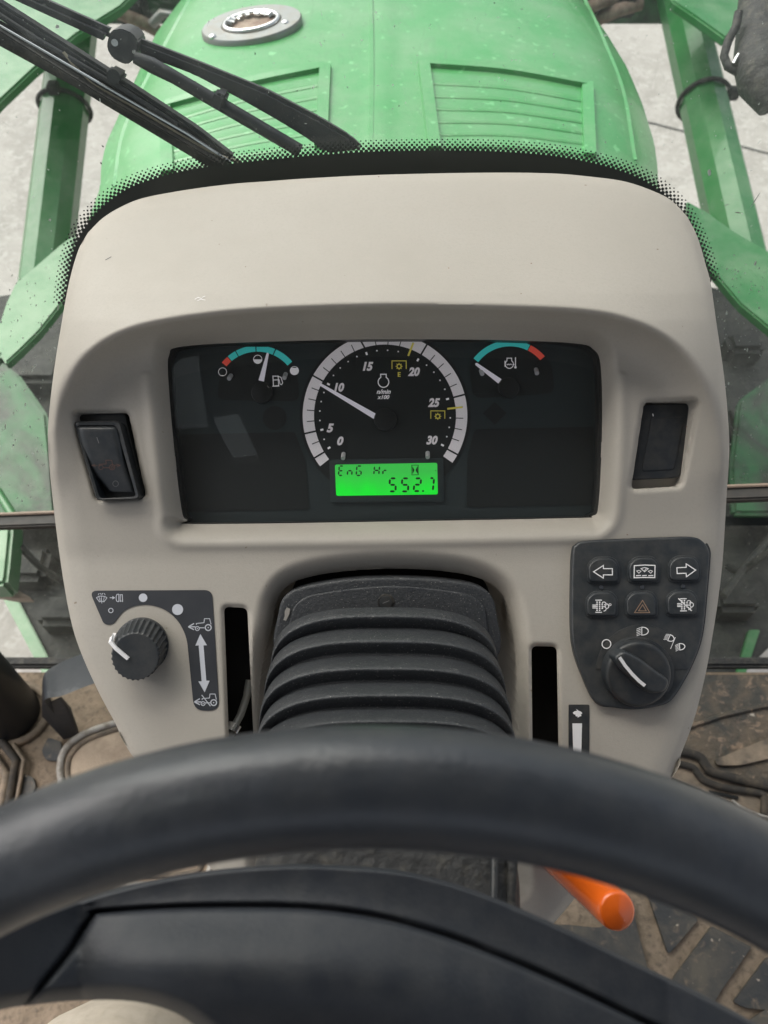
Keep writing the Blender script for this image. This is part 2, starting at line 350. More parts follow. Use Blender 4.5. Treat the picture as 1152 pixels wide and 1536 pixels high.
# ================================================================== SETTING
def ground():
    m = bpy.data.materials.new('pale_concrete'); m.use_nodes = True; n = m.node_tree.nodes; L = m.node_tree.links; b = n["Principled BSDF"]; b.inputs["Roughness"].default_value = .85
    geo = n.new("ShaderNodeNewGeometry")
    def T(sc, lo, hi, dist=0):
        t = n.new("ShaderNodeTexNoise"); t.inputs["Scale"].default_value = sc; t.inputs["Detail"].default_value = 6; t.inputs["Roughness"].default_value = .65; t.inputs["Distortion"].default_value = dist
        L.new(geo.outputs["Position"], t.inputs["Vector"]); r = n.new("ShaderNodeMapRange"); r.inputs[1].default_value = lo; r.inputs[2].default_value = hi; L.new(t.outputs[0], r.inputs[0]); return r.outputs[0]
    def X(f, A, B):
        x = n.new("ShaderNodeMix"); x.data_type = 'RGBA'; L.new(f, x.inputs[0])
        for k, v in ((6, A), (7, B)):
            if isinstance(v, tuple): x.inputs[k].default_value = (*v, 1)
            else: L.new(v, x.inputs[k])
        return x.outputs[2]
    c = X(T(5, .38, .62, .8), (.37, .352, .328), (.29, .275, .253)); c = X(T(26, .5, .62, 1), c, (.41, .395, .37)); c = X(T(130, .62, .70), c, (.22, .20, .175)); c = X(T(70, .6, .72), c, (.27, .25, .225))
    L.new(c, b.inputs["Base Color"]); t = n.new("ShaderNodeTexNoise"); t.inputs["Scale"].default_value = 30; t.inputs["Detail"].default_value = 5; L.new(geo.outputs["Position"], t.inputs["Vector"])
    bp = n.new("ShaderNodeBump"); bp.inputs["Distance"].default_value = .01; bp.inputs["Strength"].default_value = .3; L.new(t.outputs[0], bp.inputs["Height"]); L.new(bp.outputs[0], b.inputs["Normal"])
    g = mk('ground', [(-500, -500, -1.1), (500, -500, -1.1), (500, 500, -1.1), (-500, 500, -1.1)], [(0, 1, 2, 3)], m, loc=(0, 0, -1.1)); g['kind'] = 'structure'
    # hairline joint in the slab
    p = [on_z(x, y, -1.096) for x, y in ((930, 172), (1000, 190), (1070, 208), (1160, 232))]
    V = []; 
    for q in p: V += [q + Vector((0, .006, 0)), q - Vector((0, .006, 0))]
    k = mk('slab_joint', V, [(2 * i, 2 * i + 1, 2 * i + 3, 2 * i + 2) for i in range(3)], M['chassis'], g)
ground()
fl = box('floor', (-.80, -.62, -.05), (.80, .40, 0.0), M['mud']); fl['kind'] = 'structure'
# ================================================================== DASHBOARD
dash = thing('dashboard', at(580, 800, .56), 'beige moulded dashboard pod between the windscreen and the steering wheel', 'dashboard')
TOPC = [(132, 349), (153, 328), (180, 311), (215, 297), (278, 285), (347, 276), (400, 272), (470, 267), (576, 262), (726, 259), (826, 260), (886, 265), (936, 272), (976, 285), (1006, 300), (1031, 325)]
LEFTC = [(132, 349), (118, 374), (104, 422), (93, 481), (80, 563), (72, 644), (75, 709), (86, 807), (98, 888), (110, 945), (126, 990), (149, 1040), (174, 1087), (196, 1130), (315, 1300), (338, 1335)]
RIGHTC = [(1031, 325), (1046, 355), (1058, 395), (1066, 425), (1074, 480), (1086, 563), (1092, 628), (1094, 677), (1090, 742), (1084, 840), (1077, 900), (1071, 940), (1059, 1008), (1042, 1076), (1022, 1130), (1005, 1171), (862, 1348), (800, 1420)]
BOTC = [(338, 1335), (500, 1370), (650, 1395), (800, 1420)]
RIDGE = cat([(40, 800), (62, 700), (74, 630), (92, 585), (122, 540), (165, 507), (220, 487), (300, 473), (400, 464), (580, 458), (760, 461), (880, 467), (950, 482), (1005, 510), (1045, 552), (1074, 610), (1094, 690), (1115, 800)], 6)
WINDOW = cat([(252, 560), (254, 532), (266, 521), (340, 515), (460, 511), (580, 509), (740, 510), (860, 515), (890, 524), (901, 550), (903, 640), (898, 755), (888, 774), (860, 777), (600, 782), (300, 786), (281, 780), (272, 762), (260, 660)], 5, True)
BOOTH = cat([(408, 940), (414, 905), (432, 878), (470, 864), (525, 856), (590, 853), (660, 856), (715, 866), (748, 885), (764, 920), (775, 1010), (777, 1110), (776, 1220), (774, 1300), (768, 1334), (700, 1340), (580, 1341), (460, 1340), (400, 1334), (394, 1300), (390, 1220), (386, 1110), (392, 1010)], 5, True)
SLOTL = rpoly([(336, 910), (371, 912), (381, 1120), (344, 1120)], 9)
SLOTR = rpoly([(797, 969), (835, 970), (838, 1140), (799, 1140)], 9)
ROCKH = rpoly([(109, 619), (193, 619), (220, 746), (146, 751)], 8)
BLANKH = rpoly([(966, 603), (1047, 600), (1022, 729), (946, 734)], 9)
def resample(c, n):
    a = np.array(cat(c, 6)); d = np.r_[0, np.cumsum(np.linalg.norm(np.diff(a, axis=0), axis=1))]; t = np.linspace(0, d[-1], n)
    return np.c_[np.interp(t, d, a[:, 0]), np.interp(t, d, a[:, 1])]
def pdist(P, poly, closed=True):
    """distance from points P (n,2) to a polyline"""
    A = np.array(poly, float); B = np.roll(A, -1, 0)
    if not closed: A, B = A[:-1], B[:-1]
    best = np.full(len(P), 1e9); side = np.zeros(len(P))
    for a, b in zip(A, B):
        ab = b - a; l = ab.dot(ab)
        if l < 1e-9: continue
        t = np.clip(((P - a) @ ab) / l, 0, 1); q = P - (a + t[:, None] * ab); d = np.hypot(q[:, 0], q[:, 1])
        cr = ab[0] * (P[:, 1] - a[1]) - ab[1] * (P[:, 0] - a[0]); u = d < best - 1e-9; best[u] = d[u]; side[u] = np.sign(cr[u])
    return best, side
def inside(P, poly):
    A = np.array(poly, float); B = np.roll(A, -1, 0); c = np.zeros(len(P), bool)
    for a, b in zip(A, B):
        k = (a[1] > P[:, 1]) != (b[1] > P[:, 1])
        with np.errstate(divide='ignore', invalid='ignore'): xx = (b[0] - a[0]) * (P[:, 1] - a[1]) / (b[1] - a[1] + 1e-12) + a[0]
        c ^= k & (P[:, 0] < xx)
    return c
def sdf(P, poly):
    d, _ = pdist(P, poly); return np.where(inside(P, poly), -d, d)
sm = lambda t: (lambda q: q * q * (3 - 2 * q))(np.clip(t, 0, 1))
def smax(a, b, k):
    h = np.clip(.5 + .5 * (a - b) / k, 0, 1); return b * (1 - h) + a * h + k * h * (1 - h)
def base_inv(py):
    t = py - 838.0; return 2.0 + KL * np.where(t > 12, t, np.where(t < -12, 0, (t + 12) ** 2 / 48.0))
OUTL = [tuple(p) for p in LEFTC[::-1]] + TOPC[1:] + RIGHTC[1:]
def Hfield(P):
    py = P[:, 1]; face = 1 / base_inv(py)
    d, sd_ = pdist(P, RIDGE, False); s = d * np.where(sd_ < 0, 1, -1)        # positive beyond the brow
    Dr = np.interp(py, [440, 480, 560, 640, 740, 800], [.466, .468, .476, .485, .494, .5])
    wid = np.interp(py, [440, 490, 560, 640, 800], [46, 52, 75, 85, 60])
    fin = Dr + (face - Dr) * sm(np.clip(-s / wid, 0, 1) * .5 + .5) * 2 - (face - Dr)          # steep under the lip, easing into the face
    fin = Dr + (face - Dr) * np.sin(np.clip(-s / wid, -.35, 1) * math.pi / 2)
    fout = Dr + .00040 * np.maximum(s, -60)
    H = smax(fout, fin, .009) - .009 / 4
    q = sm((py - 700) / 90.0); H = H * (1 - q) + face * q
    e, _ = pdist(P, OUTL, False)
    H = H + .0045 * np.clip(1 - e / 13, 0, 1) ** 2.2 + .004 * np.clip(1 - e / 40, 0, 1) ** 2
    def fillet(poly, wdt, dep, pw=1.6):
        dd = np.maximum(sdf(P, poly), 0); return dep * np.clip(1 - dd / wdt, 0, 1) ** pw
    H = H + fillet(WINDOW, 27, .015) - .0012 * np.exp(-((np.maximum(sdf(P, WINDOW), 0) - 32) / 7) ** 2) * (py > 560)
    H = H + fillet(BOOTH, 30, .016, 2)
    for pl in (SLOTL, SLOTR, ROCKH, BLANKH): H = H + fillet(pl, 6, .0028, 1.5)
    return H
def Hd(x, y, off=-.0004):
    return float(Hfield(np.array([[x, y]], float))[0]) + off
def flat_low(x, y, off=-.0005): return 1 / (2.0 + KL * (y - 838.0)) + off
def housing():
    NU, NV = 330, 400
    T = resample(TOPC, NU); B = resample(BOTC, NU); L_ = resample(LEFTC, NV); R_ = resample(RIGHTC, NV)
    u = np.linspace(0, 1, NU)[None, :, None]; v = np.linspace(0, 1, NV)[:, None, None]
    P = (1 - v) * T[None] + v * B[None] + (1 - u) * L_[:, None] + u * R_[:, None] - ((1 - u) * (1 - v) * T[0] + u * (1 - v) * T[-1] + (1 - u) * v * B[0] + u * v * B[-1])
    P = P.reshape(-1, 2); H = Hfield(P)
    R3 = np.array([1, 0, 0.]); d3 = np.array(DD); u3 = np.array(UU); c3 = np.array(CAM)
    W = c3 + (d3[None] + ((P[:, 0] - 576) / F)[:, None] * R3 + ((768 - P[:, 1]) / F)[:, None] * u3) * H[:, None]
    idx = np.arange(NU * NV).reshape(NV, NU)
    q = np.stack([idx[:-1, :-1], idx[1:, :-1], idx[1:, 1:], idx[:-1, 1:]], -1).reshape(-1, 4)
    loop = list(idx[0, :]) + list(idx[1:, -1]) + list(idx[-1, -2::-1]) + list(idx[-2:0:-1, 0])
    V = [tuple(p) for p in W]; n0 = len(V); n = len(loop)
    for k, i in enumerate(loop):                       # side wall goes straight back to one rear plane
        Dp = (Vector(V[i]) - CAM).dot(DD); ctr = Vector(V[idx[NV // 2, NU // 2]])
        side = (Vector(V[i]) - ctr); side -= side.dot(DD) * DD
        V.append(tuple(Vector(V[i]) + DD * (.605 - Dp) - side * .04))
    Fc = [tuple(f) for f in q]
    for k in range(n): j = (k + 1) % n; Fc.append((loop[k], loop[j], n0 + j, n0 + k))
    Fc.append(tuple(n0 + k for k in range(n)))
    o = mk('housing', V, Fc, M['beige'], dash, smooth=True); recalc(o)
    cut = bmesh.new()
    for poly in (WINDOW, BOOTH, SLOTL, SLOTR, ROCKH, BLANKH):
        hh = Hfield(np.array(poly, float)); w_ = poly in (WINDOW, SLOTL, SLOTR)
        a = [cut.verts.new(at(x, y, q_ - .12) if w_ else at(x, y, q_) - DD * .12) for (x, y), q_ in zip(poly, hh)]; b = [cut.verts.new(at(x, y, q_ + .16) if w_ else at(x, y, q_) + DD * .16) for (x, y), q_ in zip(poly, hh)]
        cut.faces.new(a); cut.faces.new(b[::-1])
        for i in range(len(a)): cut.faces.new((a[i - 1], b[i - 1], b[i], a[i]))
    bmesh.ops.recalc_face_normals(cut, faces=cut.faces)
    me = bpy.data.meshes.new('cutter'); cut.to_mesh(me); cut.free(); c = bpy.data.objects.new('cutter', me); COL.objects.link(c)
    md = o.modifiers.new('cut', 'BOOLEAN'); md.object = c; md.operation = 'DIFFERENCE'; md.solver = 'MANIFOLD'
    dg = bpy.context.evaluated_depsgraph_get(); nm = bpy.data.meshes.new_from_object(o.evaluated_get(dg)); o.modifiers.clear(); o.data = nm
    bpy.data.objects.remove(c); nm.polygons.foreach_set('use_smooth', [True] * len(nm.polygons)); nm.set_sharp_from_angle(angle=math.radians(50))
    return o
import time; t0 = time.time(); housing(); print('housing', time.time() - t0)
# dark liners behind the lever slots
for nme, pl in (('slot_liner', SLOTL), ('slot_liner', SLOTR)):
    xs = [p[0] for p in pl]; ys = [p[1] for p in pl]
    slab(nme, [(min(xs) - 6, min(ys) - 6), (max(xs) + 6, min(ys) - 6), (max(xs) + 6, max(ys) + 6), (min(xs) - 6, max(ys) + 6)], .517, .01, M['hole'], dash)
for q_ in (ROCKH, BLANKH):
    xs = [p[0] for p in q_]; ys = [p[1] for p in q_]; slab('switch_liner', [(min(xs) - 6, min(ys) - 6), (max(xs) + 6, min(ys) - 6), (max(xs) + 6, max(ys) + 6), (min(xs) - 6, max(ys) + 6)], .512 if q_ is BLANKH else .530, .01, M['beige'] if q_ is BLANKH else M['hole'], dash)
slab('boot_liner', [(395, 840), (790, 840), (815, 1330), (370, 1330)], .60, .01, M['hole'], dash)
# ---- wiper / drive decal on the lower left
dec = slab('function_decal', rpoly([(134, 886), (318, 885), (329, 1066), (291, 1066), (283, 985), (280, 955), (267, 930), (247, 913), (221, 906), (200, 909), (185, 916), (169, 937), (156, 937)], [12, 12, 16, 16, 20, 14, 14, 14, 14, 14, 10, 9, 8]), lambda x, y: flat_low(x, y, -.0005), .0004, M['decal'], dash)
LD = lambda x, y: flat_low(x, y, -.0007)
Z = lambda zx, zy: (130 + zx / 5.486, 870 + zy / 5.486)        # decal sketch units
def L(i, pts, w, closed=False, f=Z): return i.line([f(*p) for p in pts], w, closed)
i = Ink(LD)
L(i, [(80, 145), (100, 135), (122, 132), (145, 135), (168, 145)], 1.0); L(i, [(80, 145), (105, 180), (122, 172), (142, 180), (168, 145)], 1.0); L(i, [(100, 137), (112, 180)], .9); L(i, [(118, 148), (125, 192)], 1.0); L(i, [(122, 132), (122, 170)], .7); L(i, [(145, 136), (138, 178)], .7)
L(i, [(95, 125), (98, 115), (104, 110)], .8); L(i, [(110, 108), (117, 112), (119, 122)], .8); L(i, [(127, 122), (129, 112), (136, 108)], .8); L(i, [(143, 110), (149, 115), (152, 125)], .8)
L(i, [(190, 146), (215, 146)], 1.1); i.fill([Z(212, 132), Z(235, 146), Z(212, 160)])
L(i, [(262, 115), (248, 120), (243, 135), (243, 160), (248, 174), (262, 180)], 1.1); L(i, [(262, 115), (265, 128), (265, 167), (262, 180)], 1.1); L(i, [(281, 117), (276, 135), (276, 160), (280, 180)], 1.0); L(i, [(262, 122), (295, 120)], .7); L(i, [(262, 172), (295, 174)], .7); L(i, [(292, 117), (296, 180)], 1.2)
i.ring(*Z(199, 251), 3.3, 1.1); i.fill(circ(*Z(464, 146), 6.4, 24)); i.fill(circ(*Z(748, 243), 8.3, 26))
i.out('symbol', M['paper'], dec)
def tractor(i, f, w=1.1, slash=False):
    """side view tractor with arrow; f maps 0..100 x 0..50 sketch units"""
    L(i, [(0, 34), (24, 20)], w * 1.5, f=f); L(i, [(0, 34), (24, 46)], w * 1.5, f=f); L(i, [(4, 34), (30, 34)], w * 1.4, f=f)
    L(i, [(34, 26), (34, 20), (66, 17), (68, 0), (90, 0), (96, 24)], w, f=f)
    c = f(38, 41); i.ring(c[0], c[1], abs(f(10, 0)[0] - f(0, 0)[0]) * .85, w * 1.1, 18); i.fill(circ(c[0], c[1], .9, 8))
    c = f(84, 37); i.ring(c[0], c[1], abs(f(10, 0)[0] - f(0, 0)[0]) * 1.25, w * 1.5, 22); i.fill(circ(c[0], c[1], 1.0, 8))
    L(i, [(48, 38), (68, 38)], w * 1.2, f=f)
    if slash: L(i, [(32, 4), (70, 52)], w * 1.2, f=f)
i = Ink(LD); tractor(i, lambda a, b: (282.5 + a * .355, 928 + b * .36)); tractor(i, lambda a, b: (291.5 + a * .345, 1041 + b * .35), slash=True)
i.fill([(300.5, 951), (310.5, 968), (305.2, 968), (309.5, 1021), (314.5, 1021), (307, 1038.5), (297.5, 1022), (302.5, 1022), (298, 968), (293, 968.5)])
i.out('symbol', M['paper'], dec)
# ---- speed decal on the lower right
dec = slab('speed_decal', rpoly([(853, 1057), (884, 1057), (884, 1150), (853, 1150)], 2), lambda x, y: flat_low(x, y, -.0005), .0004, M['black'], dash)
i = Ink(LD); i.fill([(858.5, 1085), (873, 1085), (871.5, 1150), (860.5, 1150)])
Zr = lambda zx, zy: (760 + zx / 2.939, 940 + zy / 2.939)
i.fill([Zr(*p) for p in ((291, 380), (300, 372), (310, 371), (306, 362), (316, 370), (324, 373), (332, 378), (333, 384), (327, 386), (330, 394), (322, 396), (318, 399), (312, 401), (313, 396), (304, 395), (303, 388), (296, 386))])
i.out('rabbit_symbol', M['solid_white'], dec)
# small scuffs and specks on the cowl
i = Ink(lambda x, y: Hd(x, y, -.0003))
for x, y, a, b in ((158, 390, 9, -5),): i.line([(x, y), (x + a, y + b)], .9)
i.out('scuff_mark', M['grey_ink'], dash)
i = Ink(lambda x, y: Hd(x, y, -.0003))
for pts in ([(292, 449), (297, 446), (303, 448)], [(296, 451), (301, 449), (308, 450)], [(303, 446), (308, 444)]): i.line(pts, .8)
i.out('pale_scratch', M['solid_white'], dash)['kind'] = 'stuff'
i = Ink(lambda x, y: Hd(x, y, -.0003))
for x, y in ((673, 402), (941, 802), (568, 265), (797, 395), (1030, 640)): i.fill(circ(x, y, 1.2, 7, .9))
i.out('dirt_speck', M['rust'], dash)['kind'] = 'stuff'
# ================================================================== INSTRUMENT CLUSTER
clu = thing('instrument_cluster', at(578, 650, .54), 'dark instrument cluster with rev counter, fuel and temperature gauges and lit green display', 'instrument cluster')
CD = .5265                                                   # dial depth
panel = slab('dial_panel', [(225, 490), (930, 490), (930, 810), (225, 810)], CD + .0006, .02, M['dial'], clu)
def flatp(name, pts, D, m, parent): return Ink(D).fill(pts).out(name, m, parent)
C1, C2, C3 = CD - .0000, CD - .0003, CD - .0006
flatp('dark_field', rpoly([(262, 652), (442, 648), (458, 690), (464, 764), (270, 768)], 5), C1, M['dial2'], panel)
flatp('dark_field', rpoly([(712, 644), (890, 640), (890, 757), (700, 761), (701, 685)], 5), C1, M['dial2'], panel)
flatp('dark_field', rpoly([(325, 600), (330, 560), (360, 530), (425, 528), (446, 560), (450, 602)], 14), C1, M['dial2'], panel)
flatp('dark_field', rpoly([(710, 598), (703, 545), (740, 515), (800, 515), (828, 545), (832, 590)], 14), C1, M['dial2'], panel)
flatp('dark_field', circ(412, 627, 18), C1 - .0001, M['dial2'], panel); flatp('dark_field', [(742, 603), (760, 620), (742, 637), (724, 620)], C1 - .0001, M['dial2'], panel)
flatp('dark_field', circ(577.5, 623, 128, 60), C1 - .0001, M['dial2'], panel)
slab('display_bezel', rpoly([(494, 689), (665, 687), (666, 752), (496, 754)], 4), C1 - .0014, .002, M['dial'], panel, bevel=.0003)
# tachometer
tach = slab('tachometer', circ(577.5, 623.3, 105, 64), C1 - .0003, .0006, M['dial2'], clu)
X0, Y0, RO, RI = 577.5, 623.3, 123.5, 106.5
i = Ink(C2 - .0006); i.arc(X0, Y0, RI, RO, 218, -35, 120, clip=512.3); i.out('scale_band', M['band'], tach)
maj = [210, 192.7, 151, 106.6, 59.4, 14.8, -27.3]
mins = []
for a, b, k in zip(maj[:-1], maj[1:], (1, 4, 4, 4, 4, 4)):
    for q in range(1, k + 1): mins.append(a + (b - a) * q / (k + 1))
pol = lambda r, a: (X0 + r * math.cos(math.radians(a)), max(Y0 - r * math.sin(math.radians(a)), 512.2))
i = Ink(C2 - .0009)
for a in maj: i.line([pol(RI - 1, a + (1 if a > 200 else -1 if a < -20 else 0)), pol(RO + 2, a + (1 if a > 200 else -1 if a < -20 else 0))], 2.5)
for a in mins: i.line([pol(RI - 1, a), pol(RI + 11, a)], 1.3)
i.out('scale_tick', M['dial2'], tach)
i = Ink(C2 - .0006)
for a in maj:
    p, q = np.array((X0 + 97 * math.cos(math.radians(a)), Y0 - 97 * math.sin(math.radians(a)))), np.array((math.cos(math.radians(a)), -math.sin(math.radians(a))))
    if a < 150: pass
    i.line([p - q * 2.3, p + q * 2.3], 2.9)
for a in mins: i.fill(circ(X0 + 98 * math.cos(math.radians(a)), Y0 - 98 * math.sin(math.radians(a)), 1.25, 8))
i.out('scale_dot', M['white'], tach)
i = Ink(C2 - .0012); i.line([(X0 + r * math.cos(math.radians(68.7)), Y0 - r * math.sin(math.radians(68.7))) for r in (96, 117)], 2.8)
i.line([pol(94, 6.2), pol(117, 6.2)], 2.8); i.out('yellow_tick', M['yellow'], tach)['kind'] = 'stuff'
def pto(i, x0, y0, x1, y1, e=False):
    i.line([(x0, y1), (x0, y0), (x1, y0), (x1, y1)], 1.2); cx = (x0 + x1) / 2; cy = y0 + 8.2; i.ring(cx, cy, 3.1, 1.5, 16)
    for k in range(8):
        c, s = math.cos(k * math.pi / 4), math.sin(k * math.pi / 4); i.line([(cx + 3.4 * c, cy + 3.4 * s), (cx + 5.2 * c, cy + 5.2 * s)], 1.2)
for q_ in ((588, 541.3, 609.3, 553.5), (646.2, 616.3, 667.2, 628)):
    i = Ink(C2 - .0012); pto(i, *q_); i.out('power_takeoff_mark', M['yellow'], tach)
text('letter', 'E', 598.8, 561.6, 7, C2 - .0012, M['yellow'], tach, bold=.025)
for b_, x, y in (('0', 510.5, 661.4), ('5', 495.4, 642.0), ('10', 508.8, 581), ('15', 552, 549.6), ('20', 621, 557.6), ('25', 651, 603.9), ('30', 648, 660.2)):
    text('number', b_, x, y, 13.6, C2 - .0006, M['band'], tach, shear=.25, bold=.05, sx=.92 if len(b_) > 1 else 1)
text('unit_text', 'n/min', 575.5, 587.3, 7, C2 - .0006, M['white'], tach, shear=.3, bold=.03); text('unit_text', 'x100', 575, 595.6, 6.4, C2 - .0006, M['white'], tach, shear=.3, bold=.03)
i = Ink(C2 - .0006); i.line(circ(575.2, 573.0, 8, 20, None, 120, 420) + [(579.4, 561.4), (571, 561.4)], 1.5, True); i.out('engine_symbol', M['white'], tach)
def needle(par, base, tip, w0, w1, hub, hr, D=.5225):
    h = slab('needle_hub', circ(*hub, hr, 32), D, .0030, M['dialhub'], par, bevel=.0007)
    b_, t_ = np.array(base, float), np.array(tip, float); d = (t_ - b_) / np.linalg.norm(t_ - b_); nn = np.array((-d[1], d[0]))
    slab('needle', [tuple(b_ + nn * w0), tuple(t_ + nn * w1), tuple(t_ + d * w1 * .8), tuple(t_ - nn * w1), tuple(b_ - nn * w0)], D + .0004, .0014, M['needle'], par, bevel=.0002, smooth=False)
needle(tach, (562.5, 624.4), (480.5, 576.4), 4.1, 1.8, (577.8, 629), 17)
# fuel gauge
fg = slab('fuel_gauge', circ(386, 587, 58, 40, None, 150, 30) + [(440, 597), (332, 597)], C1 - .0002, .0004, M['dial2'], clu)
i = Ink(C2 - .0006); i.arc(386, 587, 59.5, 68.5, 141, 131, 4); i.out('scale_segment', M['red'], fg)
for a, b in ((130.2, 119), (117.8, 92.5), (91.2, 67.3), (65.8, 40.5)):
    i = Ink(C2 - .0006); i.arc(386, 587, 59.5, 68.8, a, b, 8, clip=520.3); i.out('scale_segment', M['teal'], fg)
i = Ink(C2 - .0006); i.ring(333.8, 557.8, 6.1, .9, 24); i.fill(circ(333.8, 557.8, 6.1, 12, None, 235, 305)); i.ring(386.6, 539, 6.3, 1.0, 24); i.fill(circ(386.6, 539, 6.3, 16, None, 180, 360)); i.fill(circ(441.6, 556, 6.6, 20, None, 140, 400)); i.ring(441.6, 556, 6.3, .8, 24)
i.line([(409.4, 564.2), (417.2, 564.2), (418, 578.4), (410.2, 579), ], 1.3, True); i.line([(409.7, 570), (417.5, 569.8)], 1.3); i.line([(417.3, 564.5), (421.5, 566), (424, 574), (422.5, 577), (420, 576), (418.5, 569)], 1.2); i.line([(408.5, 579.3), (419, 578.9)], 1.4)
i.out('fuel_symbol', M['white'], fg)
needle(fg, (391.6, 571), (401.3, 530), 4.0, 1.6, (392.5, 588.5), 16)
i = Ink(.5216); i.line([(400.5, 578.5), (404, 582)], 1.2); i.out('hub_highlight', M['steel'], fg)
# temperature gauge
tg = slab('temperature_gauge', circ(765, 579, 58, 40, None, 150, 30) + [(820, 590), (708, 590)], C1 - .0002, .0004, M['dial2'], clu)
i = Ink(C2 - .0006); i.arc(765, 579, 59.5, 68.5, 143, 64, 20, clip=512.3); i.out('scale_segment', M['teal'], tg)
i = Ink(C2 - .0006); i.arc(765, 579, 59.5, 68.7, 63.2, 40.5, 8); i.out('scale_segment', M['red'], tg)
i = Ink(C2 - .0006); i.line(circ(764, 546.3, 6.2, 18, None, 125, 415) + [(767.5, 537.2), (760.5, 537.2)], 1.3, True); i.line([(760, 546), (761.5, 547.3), (763, 546), (764.5, 547.3), (766, 546), (767.5, 547.3)], 1.0)
i.line([(757.5, 541), (757.5, 550)], 1.4); i.line([(773.2, 536), (773.2, 550)], 1.5); i.fill(circ(773.2, 551, 1.9, 10)); i.line([(768.5, 547), (772, 547)], 1)
i.out('coolant_symbol', M['white'], tg)
needle(tg, (750.2, 571.8), (714.5, 545.6), 3.8, 1.8, (763.5, 581.5), 15.5)
# grey reset pins
for x, y, dx, dy in ((515.5, 680.5, -1, 7), (641.5, 679, 0, 7), (346.5, 563, -3, 5), (428.5, 561, -2, 6), (721.5, 556, 2, 5), (804, 554, 1.5, 6)):
    tube('reset_pin', [at(x, y, C2 - .0003), at(x + dx, y + dy, .5212)], .0015, M['pin'], clu, 12)
# display
disp = slab('display', rpoly([(502.3, 697), (655.8, 694.2), (656.8, 741.6), (504.3, 743.8)], 3), C1 - .0017, .0006, M['lcd'], clu)
LZ = lambda a, b: (490 + a / 6.4, 680 + b / 6.4)
def seg(i, x0, y0, x1, y1, code, w, slant):
    """seven-segment cell in sketch units"""
    f = lambda u, v: LZ(x0 + (x1 - x0) * u + slant * (1 - v), y0 + (y1 - y0) * v)
    e = .09; K = {'a': ((e, 0), (1 - e, 0)), 'b': ((1, e * .6), (1, .5 - e * .4)), 'c': ((1, .5 + e * .4), (1, 1 - e * .6)), 'd': ((e, 1), (1 - e, 1)), 'e': ((0, .5 + e * .4), (0, 1 - e * .6)), 'f': ((0, e * .6), (0, .5 - e * .4)), 'g': ((e, .5), (1 - e, .5))}
    for c in code:
        (a, b), (c_, d) = K[c]; p, q = np.array(f(a, b)), np.array(f(c_, d)); t = (q - p) / np.linalg.norm(q - p); n_ = np.array((-t[1], t[0])) * w / 2; s = t * w * .5
        i.fill([tuple(p), tuple(p + s + n_), tuple(q - s + n_), tuple(q), tuple(q - s - n_), tuple(p + s - n_)])
i = Ink(C1 - .0020)
seg(i, 113, 122, 153, 212, 'adefg', 2.2, 8); seg(i, 198, 122, 240, 212, 'egc', 2.2, 8); seg(i, 283, 122, 328, 212, 'acdefg'.replace('g', ''), 2.2, 8); i.line([LZ(308, 170), LZ(328, 170)], 1.4)
seg(i, 452, 122, 500, 205, 'bcefg', 2.2, 8); seg(i, 538, 122, 575, 205, 'eg', 2.2, 8)
seg(i, 600, 240, 660, 365, 'afgcd', 3.0, 8); seg(i, 718, 240, 780, 365, 'afgcd', 3.0, 8); seg(i, 835, 240, 895, 362, 'abged', 3.0, 12); seg(i, 975, 238, 1018, 362, 'abc', 3.0, 14)
i.fill([LZ(916, 354), LZ(934, 354), LZ(934, 370), LZ(916, 370)])
i.line([LZ(816, 114), LZ(879, 113), LZ(880, 205), LZ(818, 207)], .9, True); i.fill([LZ(822, 122), LZ(838, 150), LZ(842, 160), LZ(838, 172), LZ(824, 200)]); i.fill([LZ(874, 122), LZ(858, 150), LZ(854, 160), LZ(858, 172), LZ(876, 200)])
i.line([LZ(1038, 168), LZ(1046, 162), LZ(1054, 172)], .5)
i.out('display_text', M['lcdseg'], disp)
# smoked lens + black surround
Lg = [(p[0] + (p[0] - 578) * .012, p[1] + (p[1] - 650) * .02) for p in WINDOW]
slab('lens', Lg, .5165, .0012, M['lens'], clu, bevel=.0006)
ring_in = [(578 + (x - 578) * .985, 649 + (y - 649) * (.985 if y > 600 else .998)) for x, y in WINDOW]
V = [at(x, y, .5188) for x, y in [(578 + (p[0] - 578) * 1.03, 649 + (p[1] - 649) * 1.05) for p in WINDOW]] + [at(x, y, .5188) for x, y in ring_in] + [at(x, y, .5188) + DD * .008 for x, y in ring_in]
nn = len(WINDOW); mk('lens_surround', V, [(k, (k + 1) % nn, nn + (k + 1) % nn, nn + k) for k in range(nn)] + [(nn + k, nn + (k + 1) % nn, 2 * nn + (k + 1) % nn, 2 * nn + k) for k in range(nn)], M['dialhub'], clu)
# ================================================================== ROCKER SWITCH (left)
rk = thing('rocker_switch', at(165, 685, .51), 'black rocker switch with worn tractor symbol left of the cluster', 'switch')
RZ = lambda a, b: (100 + a / 8.86, 600 + b / 8.86)
fr_o = rpoly([RZ(95, 285), RZ(700, 275), RZ(975, 1320), RZ(400, 1338)], 7); fr_i = rpoly([RZ(135, 335), RZ(655, 335), RZ(925, 1285), RZ(440, 1310)], 6)
slab('switch_body', rpoly([RZ(105, 185), RZ(770, 180), RZ(1045, 1290), RZ(420, 1335)], 6), .5035, .03, M['black'], rk, bevel=.0008)
n = len(fr_o); DZ, DB = .4925, .4985
V = [at(x, y, DZ + .0010) for x, y in fr_o] + [at(x * .97 + cx * .03, y * .97 + cy * .03, DZ) for (x, y), cx, cy in [(p, 162, 690) for p in fr_o]] + [at(x, y, DZ + .0003) for x, y in fr_i] + [at(x, y, DZ) + DD * .013 for x, y in fr_i] + [at(x, y, DZ) + DD * .013 for x, y in fr_o]
Fq = []
